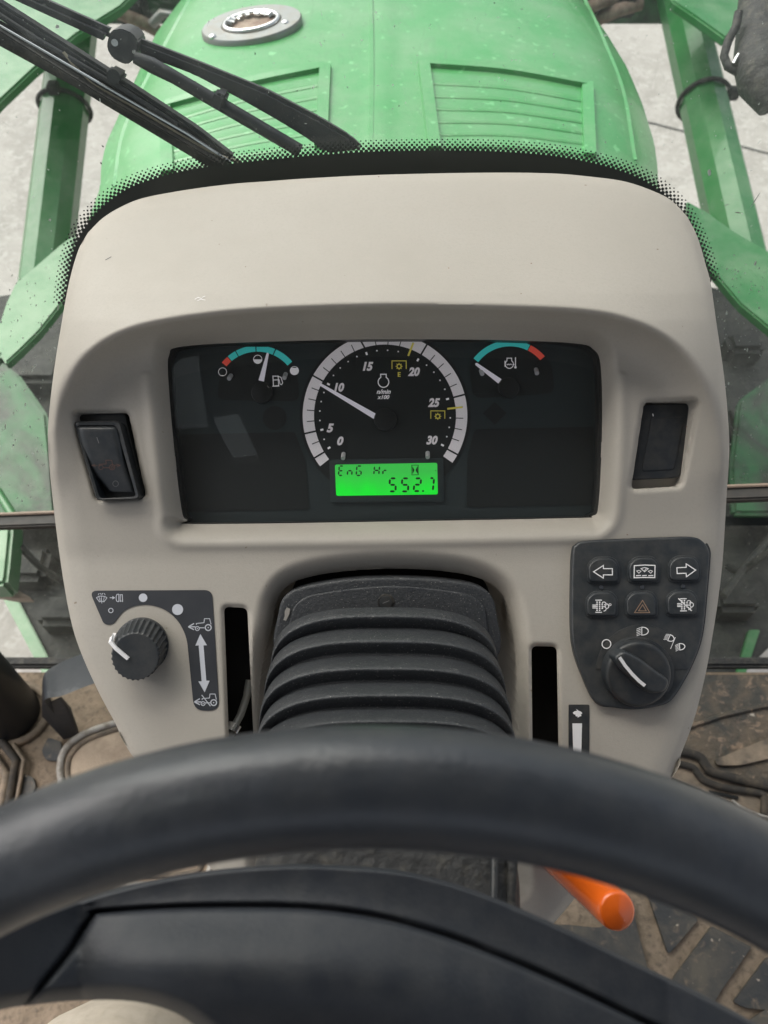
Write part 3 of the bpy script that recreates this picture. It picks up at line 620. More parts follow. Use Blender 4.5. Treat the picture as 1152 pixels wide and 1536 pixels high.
for a, b in ((0, 1), (1, 2), (2, 3), (4, 0)): Fq += [(a * n + k, a * n + (k + 1) % n, b * n + (k + 1) % n, b * n + k) for k in range(n)]
recalc(mk('switch_frame', V, Fq, M['black'], rk, smooth=True, sharp=50))
# rocker paddle: two facets, pressed at the bottom
def lerp(a, b, t): return (a[0] + (b[0] - a[0]) * t, a[1] + (b[1] - a[1]) * t)
NR, NC = 26, 16; V = []; tl, tr, br, bl = RZ(140, 345), RZ(655, 345), RZ(925, 1235), RZ(480, 1190)
Lc = cat([RZ(145, 350), RZ(165, 480), RZ(215, 650), RZ(290, 860), RZ(370, 1000), RZ(470, 1110), RZ(560, 1215)], 6); Rc = cat([RZ(650, 350), RZ(700, 500), RZ(765, 800), RZ(830, 980), RZ(880, 1120), RZ(910, 1225)], 6)
pick = lambda C, t: C[min(int(t * (len(C) - 1)), len(C) - 1)]
for r_ in range(NR + 1):
    t = r_ / NR; a, b = pick(Lc, t), pick(Rc, t)
    yy_ = (a[1] + b[1]) / 2; ty = min(max((yy_ - RZ(0, 350)[1]) / (RZ(0, 1220)[1] - RZ(0, 350)[1]), 0), 1); Dp = DZ + (-.0022 + .0085 * ty ** 1.6)
    for c_ in range(NC + 1):
        u_ = c_ / NC; e = max(0, 1 - min(u_, 1 - u_) / .12) ** 2 * .0016 + max(0, 1 - t / .06) ** 2 * .0022
        V.append(at(*lerp(a, b, u_), Dp + e))
Fq = [(r_ * (NC + 1) + c_, (r_ + 1) * (NC + 1) + c_, (r_ + 1) * (NC + 1) + c_ + 1, r_ * (NC + 1) + c_ + 1) for r_ in range(NR) for c_ in range(NC)]
loop = [c_ for c_ in range(NC + 1)] + [r_ * (NC + 1) + NC for r_ in range(1, NR + 1)] + [NR * (NC + 1) + c_ for c_ in range(NC - 1, -1, -1)] + [r_ * (NC + 1) for r_ in range(NR - 1, 0, -1)]
b0 = len(V); V += [V[k] + DD * .010 for k in loop]; Fq += [(loop[k], loop[(k + 1) % len(loop)], b0 + (k + 1) % len(loop), b0 + k) for k in range(len(loop))]
pd = recalc(mk('rocker_paddle', V, Fq, M['satin'], rk, smooth=True, sharp=60))
def PDp(x, y):
    t = min(max((y - RZ(0, 350)[1]) / (RZ(0, 1220)[1] - RZ(0, 350)[1]), 0), 1); return DZ - .0022 + .0085 * t ** 1.6 - .0005
i = Ink(PDp); i.line([RZ(400, 495), RZ(428, 575)], 1.1); i.out('on_mark', M['faintw'], pd); i = Ink(PDp); i.ring(*RZ(650, 1112), 4.2, .8, 18); i.out('off_mark', M['faintw'], pd)
i = Ink(PDp)
L(i, [(330, 868), (380, 855)], .9, f=RZ); L(i, [(330, 868), (385, 885)], .9, f=RZ); L(i, [(340, 868), (410, 872)], .9, f=RZ); L(i, [(715, 868), (660, 850)], .9, f=RZ); L(i, [(715, 868), (670, 888)], .9, f=RZ); L(i, [(715, 868), (640, 866)], .9, f=RZ)
L(i, [(430, 890), (432, 855), (525, 850), (520, 800), (598, 800), (612, 870)], 1.0, f=RZ); L(i, [(485, 900), (570, 900)], 1, f=RZ); i.ring(*RZ(455, 895), 3.3, .8, 16)
i.out('tractor_symbol', M['faint'], pd)
i = Ink(PDp); i.ring(*RZ(605, 893), 4.0, 1.0, 18); i.ring(*RZ(605, 893), 1.8, .8, 12); i.out('wheel_symbol', M['faint'], pd)
# ================================================================== BLANK COVER (right)
bk = thing('blank_switch_cover', at(1000, 665, .51), 'plain black blanking cover in the slot right of the cluster', 'blanking cover')
BZ = lambda a, b: (930 + a / 8.86, 590 + b / 8.86)
slab('cover_plate', rpoly([BZ(300, 150), BZ(970, 130), BZ(800, 1120), BZ(150, 1150)], 7), .5045, .03, M['black'], bk, bevel=.0012, seg=3)
slab('raised_panel', rpoly([BZ(420, 325), BZ(860, 312), BZ(715, 1010), BZ(290, 1030)], 5), .5038, .0012, M['black'], bk, bevel=.0005)
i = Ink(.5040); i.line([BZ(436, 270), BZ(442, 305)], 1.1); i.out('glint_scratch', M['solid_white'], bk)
# ================================================================== SWITCH PANEL
sp_ = thing('switch_panel', at(960, 935, .49), 'black switch panel with six rubber buttons on the right of the dashboard', 'switch panel')
PZ = lambda a, b: (840 + a / 4.608, 790 + b / 4.608)
PD_ = lambda x, y: 1 / (2.0 + KL * (y - 838.0)) - .0055
pout = cat([PZ(88, 175), PZ(110, 125), PZ(170, 98), PZ(400, 85), PZ(700, 74), PZ(910, 70), PZ(990, 100), PZ(1035, 170), PZ(1035, 260), PZ(1015, 500), PZ(995, 700), PZ(960, 850), PZ(880, 1030), PZ(770, 1200), PZ(660, 1245), PZ(520, 1264), PZ(380, 1252), PZ(250, 1220), PZ(160, 1040), PZ(100, 870), PZ(80, 700), PZ(80, 420)], 5, True)
body = slab('panel_body', pout, lambda x, y: PD_(x, y) + .0000, .014, M['satin'], sp_, bevel=.0022, seg=4)
slab('panel_gasket', [(962 + (x - 962) * 1.012, 930 + (y - 930) * 1.012 - 1.5) for x, y in pout], lambda x, y: PD_(x, y) + .0040, .008, M['black'], sp_, bevel=.0006)
BT = [((302, 302), 0), ((582, 298), 1), ((862, 292), 2), ((290, 537), 3), ((565, 537), 4), ((847, 530), 5)]
SD = lambda x, y: PD_(x, y) - .0033
btn = []
for (cx, cy), k in BT:
    c = lambda dx, dy: PZ(cx + dx, cy + dy)
    o_ = rpoly([c(-112, -35), c(-60, -88), c(60, -90), c(108, -40), c(108, 84), c(-106, 86)], [10, 10, 10, 10, 7, 7], 4)
    # moat ring around the button
    slab('button_surround', [(PZ(cx, cy)[0] + (x - PZ(cx, cy)[0]) * 1.06, PZ(cx, cy)[1] + (y - PZ(cx, cy)[1]) * 1.07) for x, y in o_], lambda x, y: PD_(x, y) - .0009, .003, M['satin'], sp_, bevel=.0008, seg=2)
    b_ = slab('button', [(PZ(cx, cy)[0] + (x - PZ(cx, cy)[0]) * .93, PZ(cx, cy)[1] + (y - PZ(cx, cy)[1]) * .92) for x, y in o_], lambda x, y: PD_(x, y) - .0030, .004, M['satin'], sp_, bevel=.0013, seg=4)
    b_['label'] = ['button with left arrow', 'button with display screen symbol', 'button with right arrow', 'button with exhaust filter symbol and letter P', 'hazard button with tan triangle', 'button with struck-out exhaust filter symbol'][k]
    btn.append(b_)
i = Ink(SD); L(i, [(232, 312), (300, 268), (300, 290), (362, 290), (362, 333), (300, 333), (300, 356)], 1.5, True, f=PZ); i.out('arrow_symbol', M['solid_white'], btn[0])
i = Ink(SD); L(i, [(938, 300), (872, 257), (872, 281), (808, 284), (810, 324), (872, 322), (874, 346)], 1.5, True, f=PZ); i.out('arrow_symbol', M['solid_white'], btn[2])
i = Ink(SD); L(i, [(514, 270), (585, 265), (657, 268), (655, 352), (585, 351), (512, 353)], 1.5, True, f=PZ)
L(i, [(560, 290), (585, 282), (610, 290), (585, 312)], 1.1, True, f=PZ); L(i, [(530, 306), (545, 302), (560, 308), (545, 322)], .9, True, f=PZ); L(i, [(610, 308), (627, 302), (640, 308), (627, 322)], .9, True, f=PZ); L(i, [(583, 306), (598, 286)], .9, f=PZ)
for a, b in ((525, 560), (568, 600), (610, 645)): L(i, [(a, 339), (b, 337)], 1.5, f=PZ)
i.out('screen_symbol', M['solid_white'], btn[1])
def dpf(i, ox, oy, P=True):
    g = lambda a, b: PZ(ox + a, oy + b)
    L(i, [(-52, -42), (-6, -42)], 1.4, f=g); L(i, [(-52, 42), (-6, 42)], 1.4, f=g)
    for yy in (-8, 2, 12): L(i, [(-72, yy), (-46, yy)], 1.3, f=g)
    for rr in range(5):
        for cc in range(3 if 0 < rr < 4 else 2): i.fill(circ(*g(-40 + cc * 18, -28 + rr * 14), 1.3, 7))
    for (x, y, r) in ((8, -14, 2.2), (24, 0, 2.4), (8, 18, 2.2)): i.line(circ(*g(x, y), r * 1.5, 10, None, 150, -100), 1.2)
    L(i, [(-8, 2), (20, 2)], 1.2, f=g)
i = Ink(SD); dpf(i, 296, 550); i.out('filter_symbol', M['solid_white'], btn[3]); text('letter', 'P', *PZ(345, 546), 6.4, SD, M['solid_white'], btn[3], shear=.15)
i = Ink(SD); dpf(i, 882, 540); L(i, [(818, 496), (910, 582)], 1.7, f=PZ); i.out('filter_symbol', M['solid_white'], btn[5])
i = Ink(SD); L(i, [(571, 509), (620, 594), (515, 594)], 1.0, True, f=PZ); L(i, [(571, 540), (596, 582), (543, 582)], 1.0, True, f=PZ); i.out('triangle_symbol', M['tan_ink'], btn[4])
for a, b in ((287, 421), (570, 419), (852, 413)): slab('indicator_lamp', circ(*PZ(a, b), 3.2, 14), lambda x, y: PD_(x, y) - .0009, .002, M['lampd'], sp_, bevel=.0006)
# rotary light knob: raised arc collar, round body and tapered grip
KC = PZ(548, 1010)
flat_arc = circ(*PZ(565, 1010), 66, 40, 72, 185, -5) + [PZ(860, 1060), PZ(270, 1060)]
i = Ink(lambda x, y: PD_(x, y) - .0006)
slab('symbol_field', circ(*PZ(565, 1000), 69, 40, 70, 178, 2), lambda x, y: PD_(x, y) - .0004, .001, M['black'], sp_, bevel=.0003)
i = Ink(lambda x, y: PD_(x, y) - .0008)
i.ring(*PZ(321, 811), 6.6, 1.5, 24)
def lamp(i, cx, cy, s, rot=0):
    cr, sr = math.cos(math.radians(rot)), math.sin(math.radians(rot)); g = lambda a, b: (PZ(cx, cy)[0] + (a * cr - b * sr) * s, PZ(cx, cy)[1] + (a * sr + b * cr) * s)
    i.line([g(-1, -6)] + [g(9 * math.sin(t) - 0, -6 * math.cos(t)) for t in np.linspace(.1, math.pi - .1, 10)] + [g(-1, 6)], 1.3, True)
    for k in range(5): i.line([g(-9, -4.6 + k * 2.6 + 1.6), g(-2.6, -5.6 + k * 2.6)], .9)
lamp(i, 570, 722, .98); lamp(i, 757, 768, .8, 25); lamp(i, 830, 830, .8, -6); L(i, [(797, 765), (764, 845)], 1.0, f=PZ)
i.out('lamp_symbol', M['solid_white'], sp_)
kx, ky = PZ(545, 1015); kb = PD_(kx, ky)
kn = slab('rotary_knob', circ(kx, ky, 53.5, 56), kb - .0022, .006, M['black'], sp_, bevel=.0008)
slab('knob_dome', circ(kx + .5, ky + 2, 49, 56), kb - .0090, .010, M['black'], kn, bevel=.0030, seg=5, taper=.04)
gpts = cat([PZ(385, 915), PZ(420, 878), PZ(465, 872), PZ(560, 920), PZ(680, 1010), PZ(745, 1060), PZ(735, 1120), PZ(690, 1150), PZ(600, 1140), PZ(500, 1060), PZ(420, 985)], 6, True)
slab('knob_grip', gpts, kb - .0150, .0085, M['satin'], kn, bevel=.0028, seg=4, taper=.10)
i = Ink(kb - .0156); L(i, [(412, 903), (450, 960), (500, 1020), (545, 1065), (588, 1100)], 5.0, f=PZ); i.out('pointer_line', M['solid_white'], kn)
# ================================================================== RIBBED KNOB (left)
wk = thing('control_knob', at(207, 978, .49), 'round ribbed black knob with a white pointer on the lower left of the dashboard', 'knob')
def rib_knob():
    cx0, cy0, cx1, cy1 = 213, 966, 203, 985; D0 = flat_low(210, 975, 0); D1 = D0 - .020; n = 168; V = []; Fc = []
    rows = [(0, 40, 0), (.12, 41, .0), (.14, 40, .7), (.55, 38.5, 1), (.86, 37.5, 1), (.97, 36.8, .6), (1.0, 34.5, 0), (1.001, 33, 0), (1.001, 26, 0), (1.001, 0.01, 0)]
    for t, r, amp in rows:
        cx, cy = cx0 + (cx1 - cx0) * t, cy0 + (cy1 - cy0) * t; D = D0 + (D1 - D0) * t
        for k in range(n):
            a = 2 * math.pi * k / n; rr = r * (1 - amp * .08 * (.5 + .5 * math.cos(a * 28)) ** .7); V.append(at(cx + rr * math.cos(a), cy + rr * math.sin(a), D))
    for j in range(len(rows) - 1):
        for k in range(n): Fc.append((j * n + k, j * n + (k + 1) % n, (j + 1) * n + (k + 1) % n, (j + 1) * n + k))
    recalc(mk('knob_body', V, Fc, M['satin'], wk, smooth=True, sharp=40))
    KZ = lambda a, b: (120 + a / 4.114, 860 + b / 4.114)
    path = [at(*KZ(212, 378), D0 - .006), at(*KZ(200, 395), D1 + .004), at(*KZ(190, 425), D1 - .0002), at(*KZ(225, 465), D1 - .0008), at(*KZ(298, 527), D1 - .0010)]
    tube('pointer', path, [.0015, .0015, .0015, .0015, .0014], M['solid_white'], wk, 4, flat=(1, 1), phase=.5, smooth=False, upv=-DD)
rib_knob()
# ================================================================== LEVERS
lv = thing('metal_lever', at(360, 1075, .5), 'thin worn metal lever inside the left slot of the dashboard', 'lever')
tube('lever_shaft', [at(374, 1020, .512), at(370, 1045, .508), at(361, 1072, .503), at(350, 1092, .498), at(336, 1125, .490)], .0026, M['steel'], lv, 8, flat=(1.0, .5))
tube('lever_clip', [at(353, 1086, .4985), at(347, 1096, .496)], .0042, M['bright'], lv, 8, flat=(1.1, .6))
lv = thing('orange_lever', at(905, 1365, .6), 'orange plastic lever knob low on the right under the steering wheel', 'lever')
p0, p1 = at(815, 1274, .465), at(927, 1368, .360); ax = (p1 - p0).normalized(); r0 = .0094; N_ = 40
prof = [(0, .0075), (.05, .0085), (.90, r0), (.97, r0 * .985), (.992, r0 * .93), (1.0, r0 * .80), (1.004, 0.0001)]
ln = (p1 - p0).length; s = ax.cross(Vector((0, 0, 1))).normalized(); q = s.cross(ax)
V = [p0 + ax * t * ln + (s * math.cos(2 * math.pi * k / N_) + q * math.sin(2 * math.pi * k / N_)) * r for t, r in prof for k in range(N_)]
mk('lever_knob', V, [(j * N_ + k, j * N_ + (k + 1) % N_, (j + 1) * N_ + (k + 1) % N_, (j + 1) * N_ + k) for j in range(len(prof) - 1) for k in range(N_)], M['orange'], lv, smooth=True, sharp=50)
tube('lever_rod', [p0 - ax * .12, p0 + ax * .01], .006, M['steel'], lv, 12)
# ================================================================== STEERING COLUMN
bt = thing('steering_column', at(580, 1100, .45), 'ribbed black rubber boot over the steering column below the instrument cluster', 'steering column')
def arch(cx, yt, hw, h, n=60, ex=2.6, skew=0):
    """upside-down U in photo px about (cx, yt): t from left foot over the crown to the right foot"""
    out = []
    for k in range(n + 1):
        a = math.pi * (1 - k / n); c, s_ = math.cos(a), math.sin(a)
        out.append((cx + hw * math.copysign(abs(c) ** (2 / ex), c), yt + h * (1 - abs(s_) ** (2 / ex)) + skew * c))
    return out
def bellows():
    V = []; N_ = 60; rows = []
    #        crest y, half width, depth ; valleys between
    cr = [(928, 162, .478), (966, 172, .462), (1007, 180, .445), (1047, 186, .428), (1086, 192, .411), (1127, 197, .394), (1168, 201, .378)]
    cx = lambda y: 577 + (y - 928) * .02
    prevv = None
    for j, (y, hw, D) in enumerate(cr):
        y -= 24; hw += 9; D += .006
        for dy, dd, dw in ((0, .0012, -9), (2, -.003, -6), (7, -.0095, -2), (13, -.0158, 0), (18, -.0192, 1), (20.5, -.0202, 1), (23, -.0203, .5), (29, -.0186, -2), (34, -.0168, -5), (37, -.0157, -7)):
            if j == 0 and dy < 7: continue
            rows.append((y + dy, hw + dw, D + dd, 96 + dw))
    for (y, hw, D, h) in rows:
        for p in arch(cx(y), y, hw, h, N_, 3.0): V.append(at(p[0], p[1], D))
        # skirt continues down behind
    W_ = N_ + 1; Fc = [(r * W_ + k, r * W_ + k + 1, (r + 1) * W_ + k + 1, (r + 1) * W_ + k) for r in range(len(rows) - 1) for k in range(N_)]
    # extend the feet downwards (sides of the boot)
    b0 = len(V)
    for r, (y, hw, D, h) in enumerate(rows):
        V.append(at(cx(y) - hw - 2, y + h + 8, D)); V.append(at(cx(y) + hw + 2, y + h + 8, D))
    for r in range(len(rows) - 1):
        Fc.append((r * W_, (r + 1) * W_, b0 + 2 * (r + 1), b0 + 2 * r)); Fc.append((r * W_ + N_, b0 + 2 * r + 1, b0 + 2 * (r + 1) + 1, (r + 1) * W_ + N_))
    o = mk('bellows', V, Fc, M['boot'], bt, smooth=True); recalc(o); md = o.modifiers.new('s', 'SUBSURF'); md.levels = 1; md.render_levels = 1
bellows()
# flange plate behind the first fold
fl_o = cat([(412, 975), (416, 925), (426, 895), (455, 880), (520, 869), (585, 866), (660, 869), (715, 878), (738, 895), (746, 925), (750, 980), (700, 1010), (580, 1020), (460, 1010)], 6, True)
fp = slab('flange_plate', fl_o, .4960, .02, M['boot'], bt, bevel=.0025, seg=4)
slab('inner_plate', cat([(432, 975), (436, 925), (448, 903), (480, 890), (585, 879), (690, 889), (722, 905), (730, 930), (728, 980), (660, 1000), (580, 1005), (500, 1000)], 6, True), .4945, .004, M['boot'], bt, bevel=.0012, seg=3)
slab('round_plug', circ(579, 903.5, 13, 28), .4940, .004, M['rubber'], bt, bevel=.0006); slab('plug_recess', circ(579, 903.5, 9.5, 24), .4937, .002, M['black'], bt, bevel=.0003)
i = Ink(.4936); i.line([(574, 905), (584, 901)], 1.0); i.out('date_mark', M['faintw'], bt)
text('embossed_text', 'JD', 609, 908, 8.5, .4942, M['grey_ink'], bt, mirror=True)
text('embossed_text', '981482', 623, 884, 6, .4942, M['grey_ink'], bt, mirror=True); text('embossed_text', '094', 518, 887, 6.5, .4942, M['grey_ink'], bt, mirror=True)
i = Ink(.4940); i.fill([(427, 917), (430, 911), (435, 913), (434, 921), (429, 931), (425, 930), (427, 924)]); i.out('mud_streak', M['piping'], bt)
# lower column shroud seen between rim and hub
V = []; Fc = []; N_ = 48; rows = [(1150, 190, .372), (1200, 193, .362), (1262, 201, .350), (1330, 203, .338), (1400, 204, .325), (1500, 204, .305)]
for y, hw, D in rows:
    for p in arch(579, y, hw, 130, N_, 5.5): V.append(at(p[0], p[1], D))
W_ = N_ + 1; Fc = [(r * W_ + k, r * W_ + k + 1, (r + 1) * W_ + k + 1, (r + 1) * W_ + k) for r in range(len(rows) - 1) for k in range(N_)]
recalc(mk('column_shroud', V, Fc, M['rubber'], bt, smooth=True))
tube('shroud_seam', [at(742, 1275, .345), at(741, 1360, .331)], .0016, M['black'], bt, 8)
tube('shroud_seam', [at(770, 1262, .352), at(766, 1370, .335)], .0024, M['rubber'], bt, 8)
# ================================================================== STEERING WHEEL
sw = thing('steering_wheel', at(560, 2000, .24), 'black steering wheel with a thick rim and padded hub across the bottom of the view', 'steering wheel')
def wheel():
    R = .206; tl = math.radians(7); top = at(553, 1178, .190)
    a1 = RR; a2 = (UU * math.cos(tl) - DD * math.sin(tl)); c = top - a2 * R; roll = math.radians(.8)
    path = [c + (a1 * math.sin(t) + a2 * math.cos(t)) * R for t in np.linspace(0, 2 * math.pi, 160, endpoint=False)]
    nrm = a1.cross(a2)
    o = tube('rim', path, .0148, M['rim'], sw, 28, closed=True, upv=nrm)
    # thumb grips on the underside
    # hub pad: one moulded surface, groove round a raised cushion
    TOPE = cat([(-420, 1900), (-300, 1600), (-160, 1450), (-20, 1400), (70, 1368), (150, 1340), (240, 1318), (330, 1304), (430, 1297), (520, 1299), (600, 1306), (680, 1325), (760, 1354), (850, 1394), (950, 1442), (1050, 1490), (1150, 1545), (1300, 1640), (1450, 1800)], 8)
    BOTE = cat([(-420, 1960), (-300, 1720), (-160, 1590), (-20, 1522), (60, 1506), (140, 1500), (200, 1502), (250, 1514), (290, 1536), (350, 1590), (430, 1680), (530, 1800), (640, 1900), (760, 1960), (880, 1990), (1000, 1990), (1120, 1960), (1300, 1930), (1450, 1900)], 8)
    GRO = [(20, 1530), (60, 1482), (104, 1428), (138, 1376), (150, 1368), (250, 1361), (340, 1359), (430, 1360), (500, 1365), (570, 1376), (640, 1394), (720, 1422), (830, 1468), (960, 1530), (1100, 1600), (1250, 1700)]
    G = cat(GRO, 6)
    NU, NV = 360, 110
    T = np.array(TOPE); B = np.array(BOTE)
    def rs(a, n):
        d = np.r_[0, np.cumsum(np.linalg.norm(np.diff(a, axis=0), axis=1))]; t = np.linspace(0, d[-1], n); return np.c_[np.interp(t, d, a[:, 0]), np.interp(t, d, a[:, 1])]
    T = rs(T, NU); B = rs(B, NU); v = (np.linspace(0, 1, NV) ** 1.35)[:, None, None]
    P = ((1 - v) * T[None] + v * B[None]).reshape(-1, 2)
    d, sd_ = pdist(P, G, False); s = d * np.where(sd_ > 0, 1, -1)      # positive = cushion side
    dB, _ = pdist(P, BOTE, False); dT, _ = pdist(P, TOPE, False)
    base = .262 - .00004 * (P[:, 1] - 1300) + np.interp(P[:, 0], [-420, -60, 120, 1000, 1300], [-.050, -.040, .0, 0, -.02])
    D = base - .002
    cush = .0235 * np.sin(np.clip(s / 150, 0, 1) * math.pi / 2)
    far = np.clip((P[:, 1] - (1452 + np.interp(P[:, 0], [0, 300, 600, 1152], [-10, 0, 20, 110]))) / 180, 0, 3); cush = cush - .030 * far ** 1.5 * (s > 0)
    g_ = cush.reshape(NV, NU)
    for _ in range(350):
        p_ = np.pad(g_, 1, mode='edge'); g_ = (p_[:-2, 1:-1] + p_[2:, 1:-1] + p_[1:-1, :-2] + p_[1:-1, 2:] + g_) / 5
    D = D - g_.reshape(-1)
    edgeC = np.clip(s / 12, 0, 1); D = D - .0028 * np.sqrt(np.where(s > 0, 1 - (1 - edgeC) ** 2, 0))
    D = D + .0055 * np.exp(-(s / 3.2) ** 2)
    D = D + .003 * np.clip(1 - dT / 7, 0, 1) ** 2 + .012 * np.clip(1 - dB / 26, 0, 1) ** 2
    V = [at(x, y, q) for (x, y), q in zip(P, D)]
    idx = np.arange(NU * NV).reshape(NV, NU); q = np.stack([idx[:-1, :-1], idx[1:, :-1], idx[1:, 1:], idx[:-1, 1:]], -1).reshape(-1, 4)
    Fc = [tuple(f) for f in q]; loop = list(idx[0, :]) + list(idx[1:, -1]) + list(idx[-1, -2::-1]) + list(idx[-2:0:-1, 0]); b0 = len(V)
    V += [V[k] + (V[k] - CAM).normalized() * .014 for k in loop]; Fc += [(loop[k], loop[(k + 1) % len(loop)], b0 + (k + 1) % len(loop), b0 + k) for k in range(len(loop))]
    recalc(mk('hub_pad', V, Fc, M['hub'], sw, smooth=True))
wheel()
# ================================================================== PERSON (knee below the wheel)
ps = bpy.data.meshes.new('person'); P_ = [(-.09, -.62, .56), (-.13, -.38, .60), (-.165, -.18, .615), (-.178, -.052, .565), (-.175, -.028, .47), (-.172, .0, .28), (-.17, .02, .10), (.10, -.62, .55), (.17, -.42, .56)]
knee = on_z(108, 1584, .60); off = Vector((knee.x + .178, knee.y - .052 + .05, 0)); P_ = [Vector(p) + off for p in P_]
P_[3] = on_z(122, 1550, .62) + Vector((0, -.03, -.06)); 
ps.from_pydata([tuple(p) for p in P_], [(0, 1), (1, 2), (2, 3), (3, 4), (4, 5), (5, 6), (0, 7), (7, 8)], []); po = bpy.data.objects.new('person', ps); COL.objects.link(po)
md = po.modifiers.new('skin', 'SKIN'); 
for k, r in enumerate((.11, .10, .088, .066, .066, .062, .052, .11, .10)): ps.skin_vertices[0].data[k].radius = (r, r)
ps.skin_vertices[0].data[0].use_root = True
md = po.modifiers.new('sub', 'SUBSURF'); md.levels = 3; md.render_levels = 3
tx = bpy.data.textures.new('folds', 'CLOUDS'); tx.noise_scale = .05; dm = po.modifiers.new('folds', 'DISPLACE'); dm.texture = tx; dm.strength = .007; dm.texture_coords = 'GLOBAL'
ps.materials.append(M['cloth']); props(po, 'seated person in khaki trousers, one knee showing under the left of the steering wheel', 'person')
dg = bpy.context.evaluated_depsgraph_get(); nm = bpy.data.meshes.new_from_object(po.evaluated_get(dg)); po.modifiers.clear(); po.data = nm; nm.polygons.foreach_set('use_smooth', [True] * len(nm.polygons)); nm.materials.clear(); nm.materials.append(M['cloth'])
st = thing('driver_seat', (0, -.62, 0), 'black fabric driver seat behind the steering wheel', 'seat')
box('seat_cushion', (-.26, -.86, .34), (.26, -.48, .47), M['seat'], st, .04); box('backrest', (-.26, -.99, .44), (.26, -.87, 1.05), M['seat'], st, .05); box('seat_base', (-.18, -.82, .0), (.18, -.55, .34), M['seat'], st, .01)
# ================================================================== WINDSCREEN
ws = thing('windscreen', (0, GY, .3), 'dusty, hazed two-pane windscreen with a black dotted border around the dashboard', 'windscreen')
def gy(z): return GY + GS * (z - GZ) if z > GZ else GY - .17 * (GZ - z)
zs = [1.75, 1.4, 1.1, .9, GZ, .6, .45, .335]
V = []; Fc = []; NX = 17
for z in zs:
    for k in range(NX): x = -.78 + 1.56 * k / (NX - 1); V.append(Vector((x, gy(z), z)))
Fc = [(r * NX + k, r * NX + k + 1, (r + 1) * NX + k + 1, (r + 1) * NX + k) for r in range(len(zs) - 1) for k in range(NX - 1)]
mk('upper_pane', V, Fc, M['screen'], ws)
zs = [.318, .15, .012]; V = [Vector((x, gy(z), z)) for z in zs for x in (-.78, .78)]
mk('lower_pane', V, [(0, 1, 3, 2), (2, 3, 5, 4)], M['screen2'], ws)
def pane(px, py, off=0):                   # point on the kinked pane
    p = on_glass(px, py, off)
    if p.z < GZ:
        n_ = Vector((0, 1, -.17)).normalized(); r = ray(px, py); t = (GP + n_ * off - CAM).dot(n_) / r.dot(n_); p = CAM + r * t
    return p
# printed black border: inner curve follows the cowl, outer fades into dots
CIN = cat([(100, 452), (108, 415), (120, 378), (136, 350), (158, 330), (185, 314), (220, 300), (280, 288), (350, 280), (420, 275), (480, 271), (576, 268), (700, 266), (826, 266), (886, 271), (936, 279), (976, 293), (1004, 310), (1026, 334), (1042, 360), (1054, 392), (1062, 420)], 6)
COUT = cat([(97, 455), (102, 415), (112, 372), (130, 338), (157, 308), (192, 283), (238, 266), (300, 252), (370, 243), (440, 236), (500, 231), (576, 227), (700, 226), (790, 230), (850, 237), (910, 250), (960, 268), (998, 293), (1024, 322), (1042, 355), (1056, 392), (1064, 425)], 6)
a, b = np.array(CIN), np.array(COUT); n = 130
def rs2(a, n):
    d = np.r_[0, np.cumsum(np.linalg.norm(np.diff(a, axis=0), axis=1))]; t = np.linspace(0, d[-1], n); return np.c_[np.interp(t, d, a[:, 0]), np.interp(t, d, a[:, 1])]
ctr = np.array((578., 560.)); a = rs2(a, n); a = ctr + (a - ctr) * .90; b = rs2(b, n)
V = [pane(*p, -.0006) for p in a] + [pane(*p, -.0006) for p in b]
mk('printed_border', V, [(k, k + 1, n + k + 1, n + k) for k in range(n - 1)], M['frit'], ws)
V = []; Fc = []
def dots():
    o = rs2(np.array(COUT), 3000); d = np.r_[0, np.cumsum(np.linalg.norm(np.diff(o, axis=0), axis=1))]; sp = 7.6; rows = 5
    for r_ in range(-1, rows):
        k = 0; s = (r_ % 2) * sp / 2
        while s < d[-1]:
            j = min(np.searchsorted(d, s), len(o) - 2); t = o[j + 1] - o[max(j - 1, 0)]; t = t / np.linalg.norm(t); nn_ = np.array((t[1], -t[0])); 
            if nn_.dot(ctr - o[j]) > 0: nn_ = -nn_
            c = o[j] + nn_ * (r_ * 3.9 + 1.0); rad = [3.3, 3.0, 2.55, 2.05, 1.6, 1.2][r_ + 1]; b0 = len(V)
            for q in range(8): V.append(pane(c[0] + rad * math.cos(q * math.pi / 4), c[1] + rad * math.sin(q * math.pi / 4), -.0007 - .00002 * (r_ + 1)))
            Fc.append(tuple(range(b0, b0 + 8))); s += sp
dots(); o = mk('dot_border', V, Fc, M['frit'], ws); o['kind'] = 'stuff'
# divider rail between upper and lower pane
p0, p1 = on_y(-60, 799, .452), on_y(1210, 752, .452); up = Vector((0, 0, 1))
e = (p1 - p0).normalized()
extr('divider_rail', [p0, p1, p1 + up * .010, p0 + up * .010], Vector((0, .018, 0)), M['trim'], ws, .002)
bo = Vector((0, .014, -.008)); extr('divider_bead', [p0 + up * .0185 + bo, p1 + up * .0185 + bo, p1 + up * .0215 + bo, p0 + up * .0215 + bo], Vector((0, .004, 0)), M['trimtop'], ws, .001)
box('sill_seal', (-.78, gy(0) - .010, -.004), (.78, gy(0) + .006, .012), M['rubber'], ws, .004)
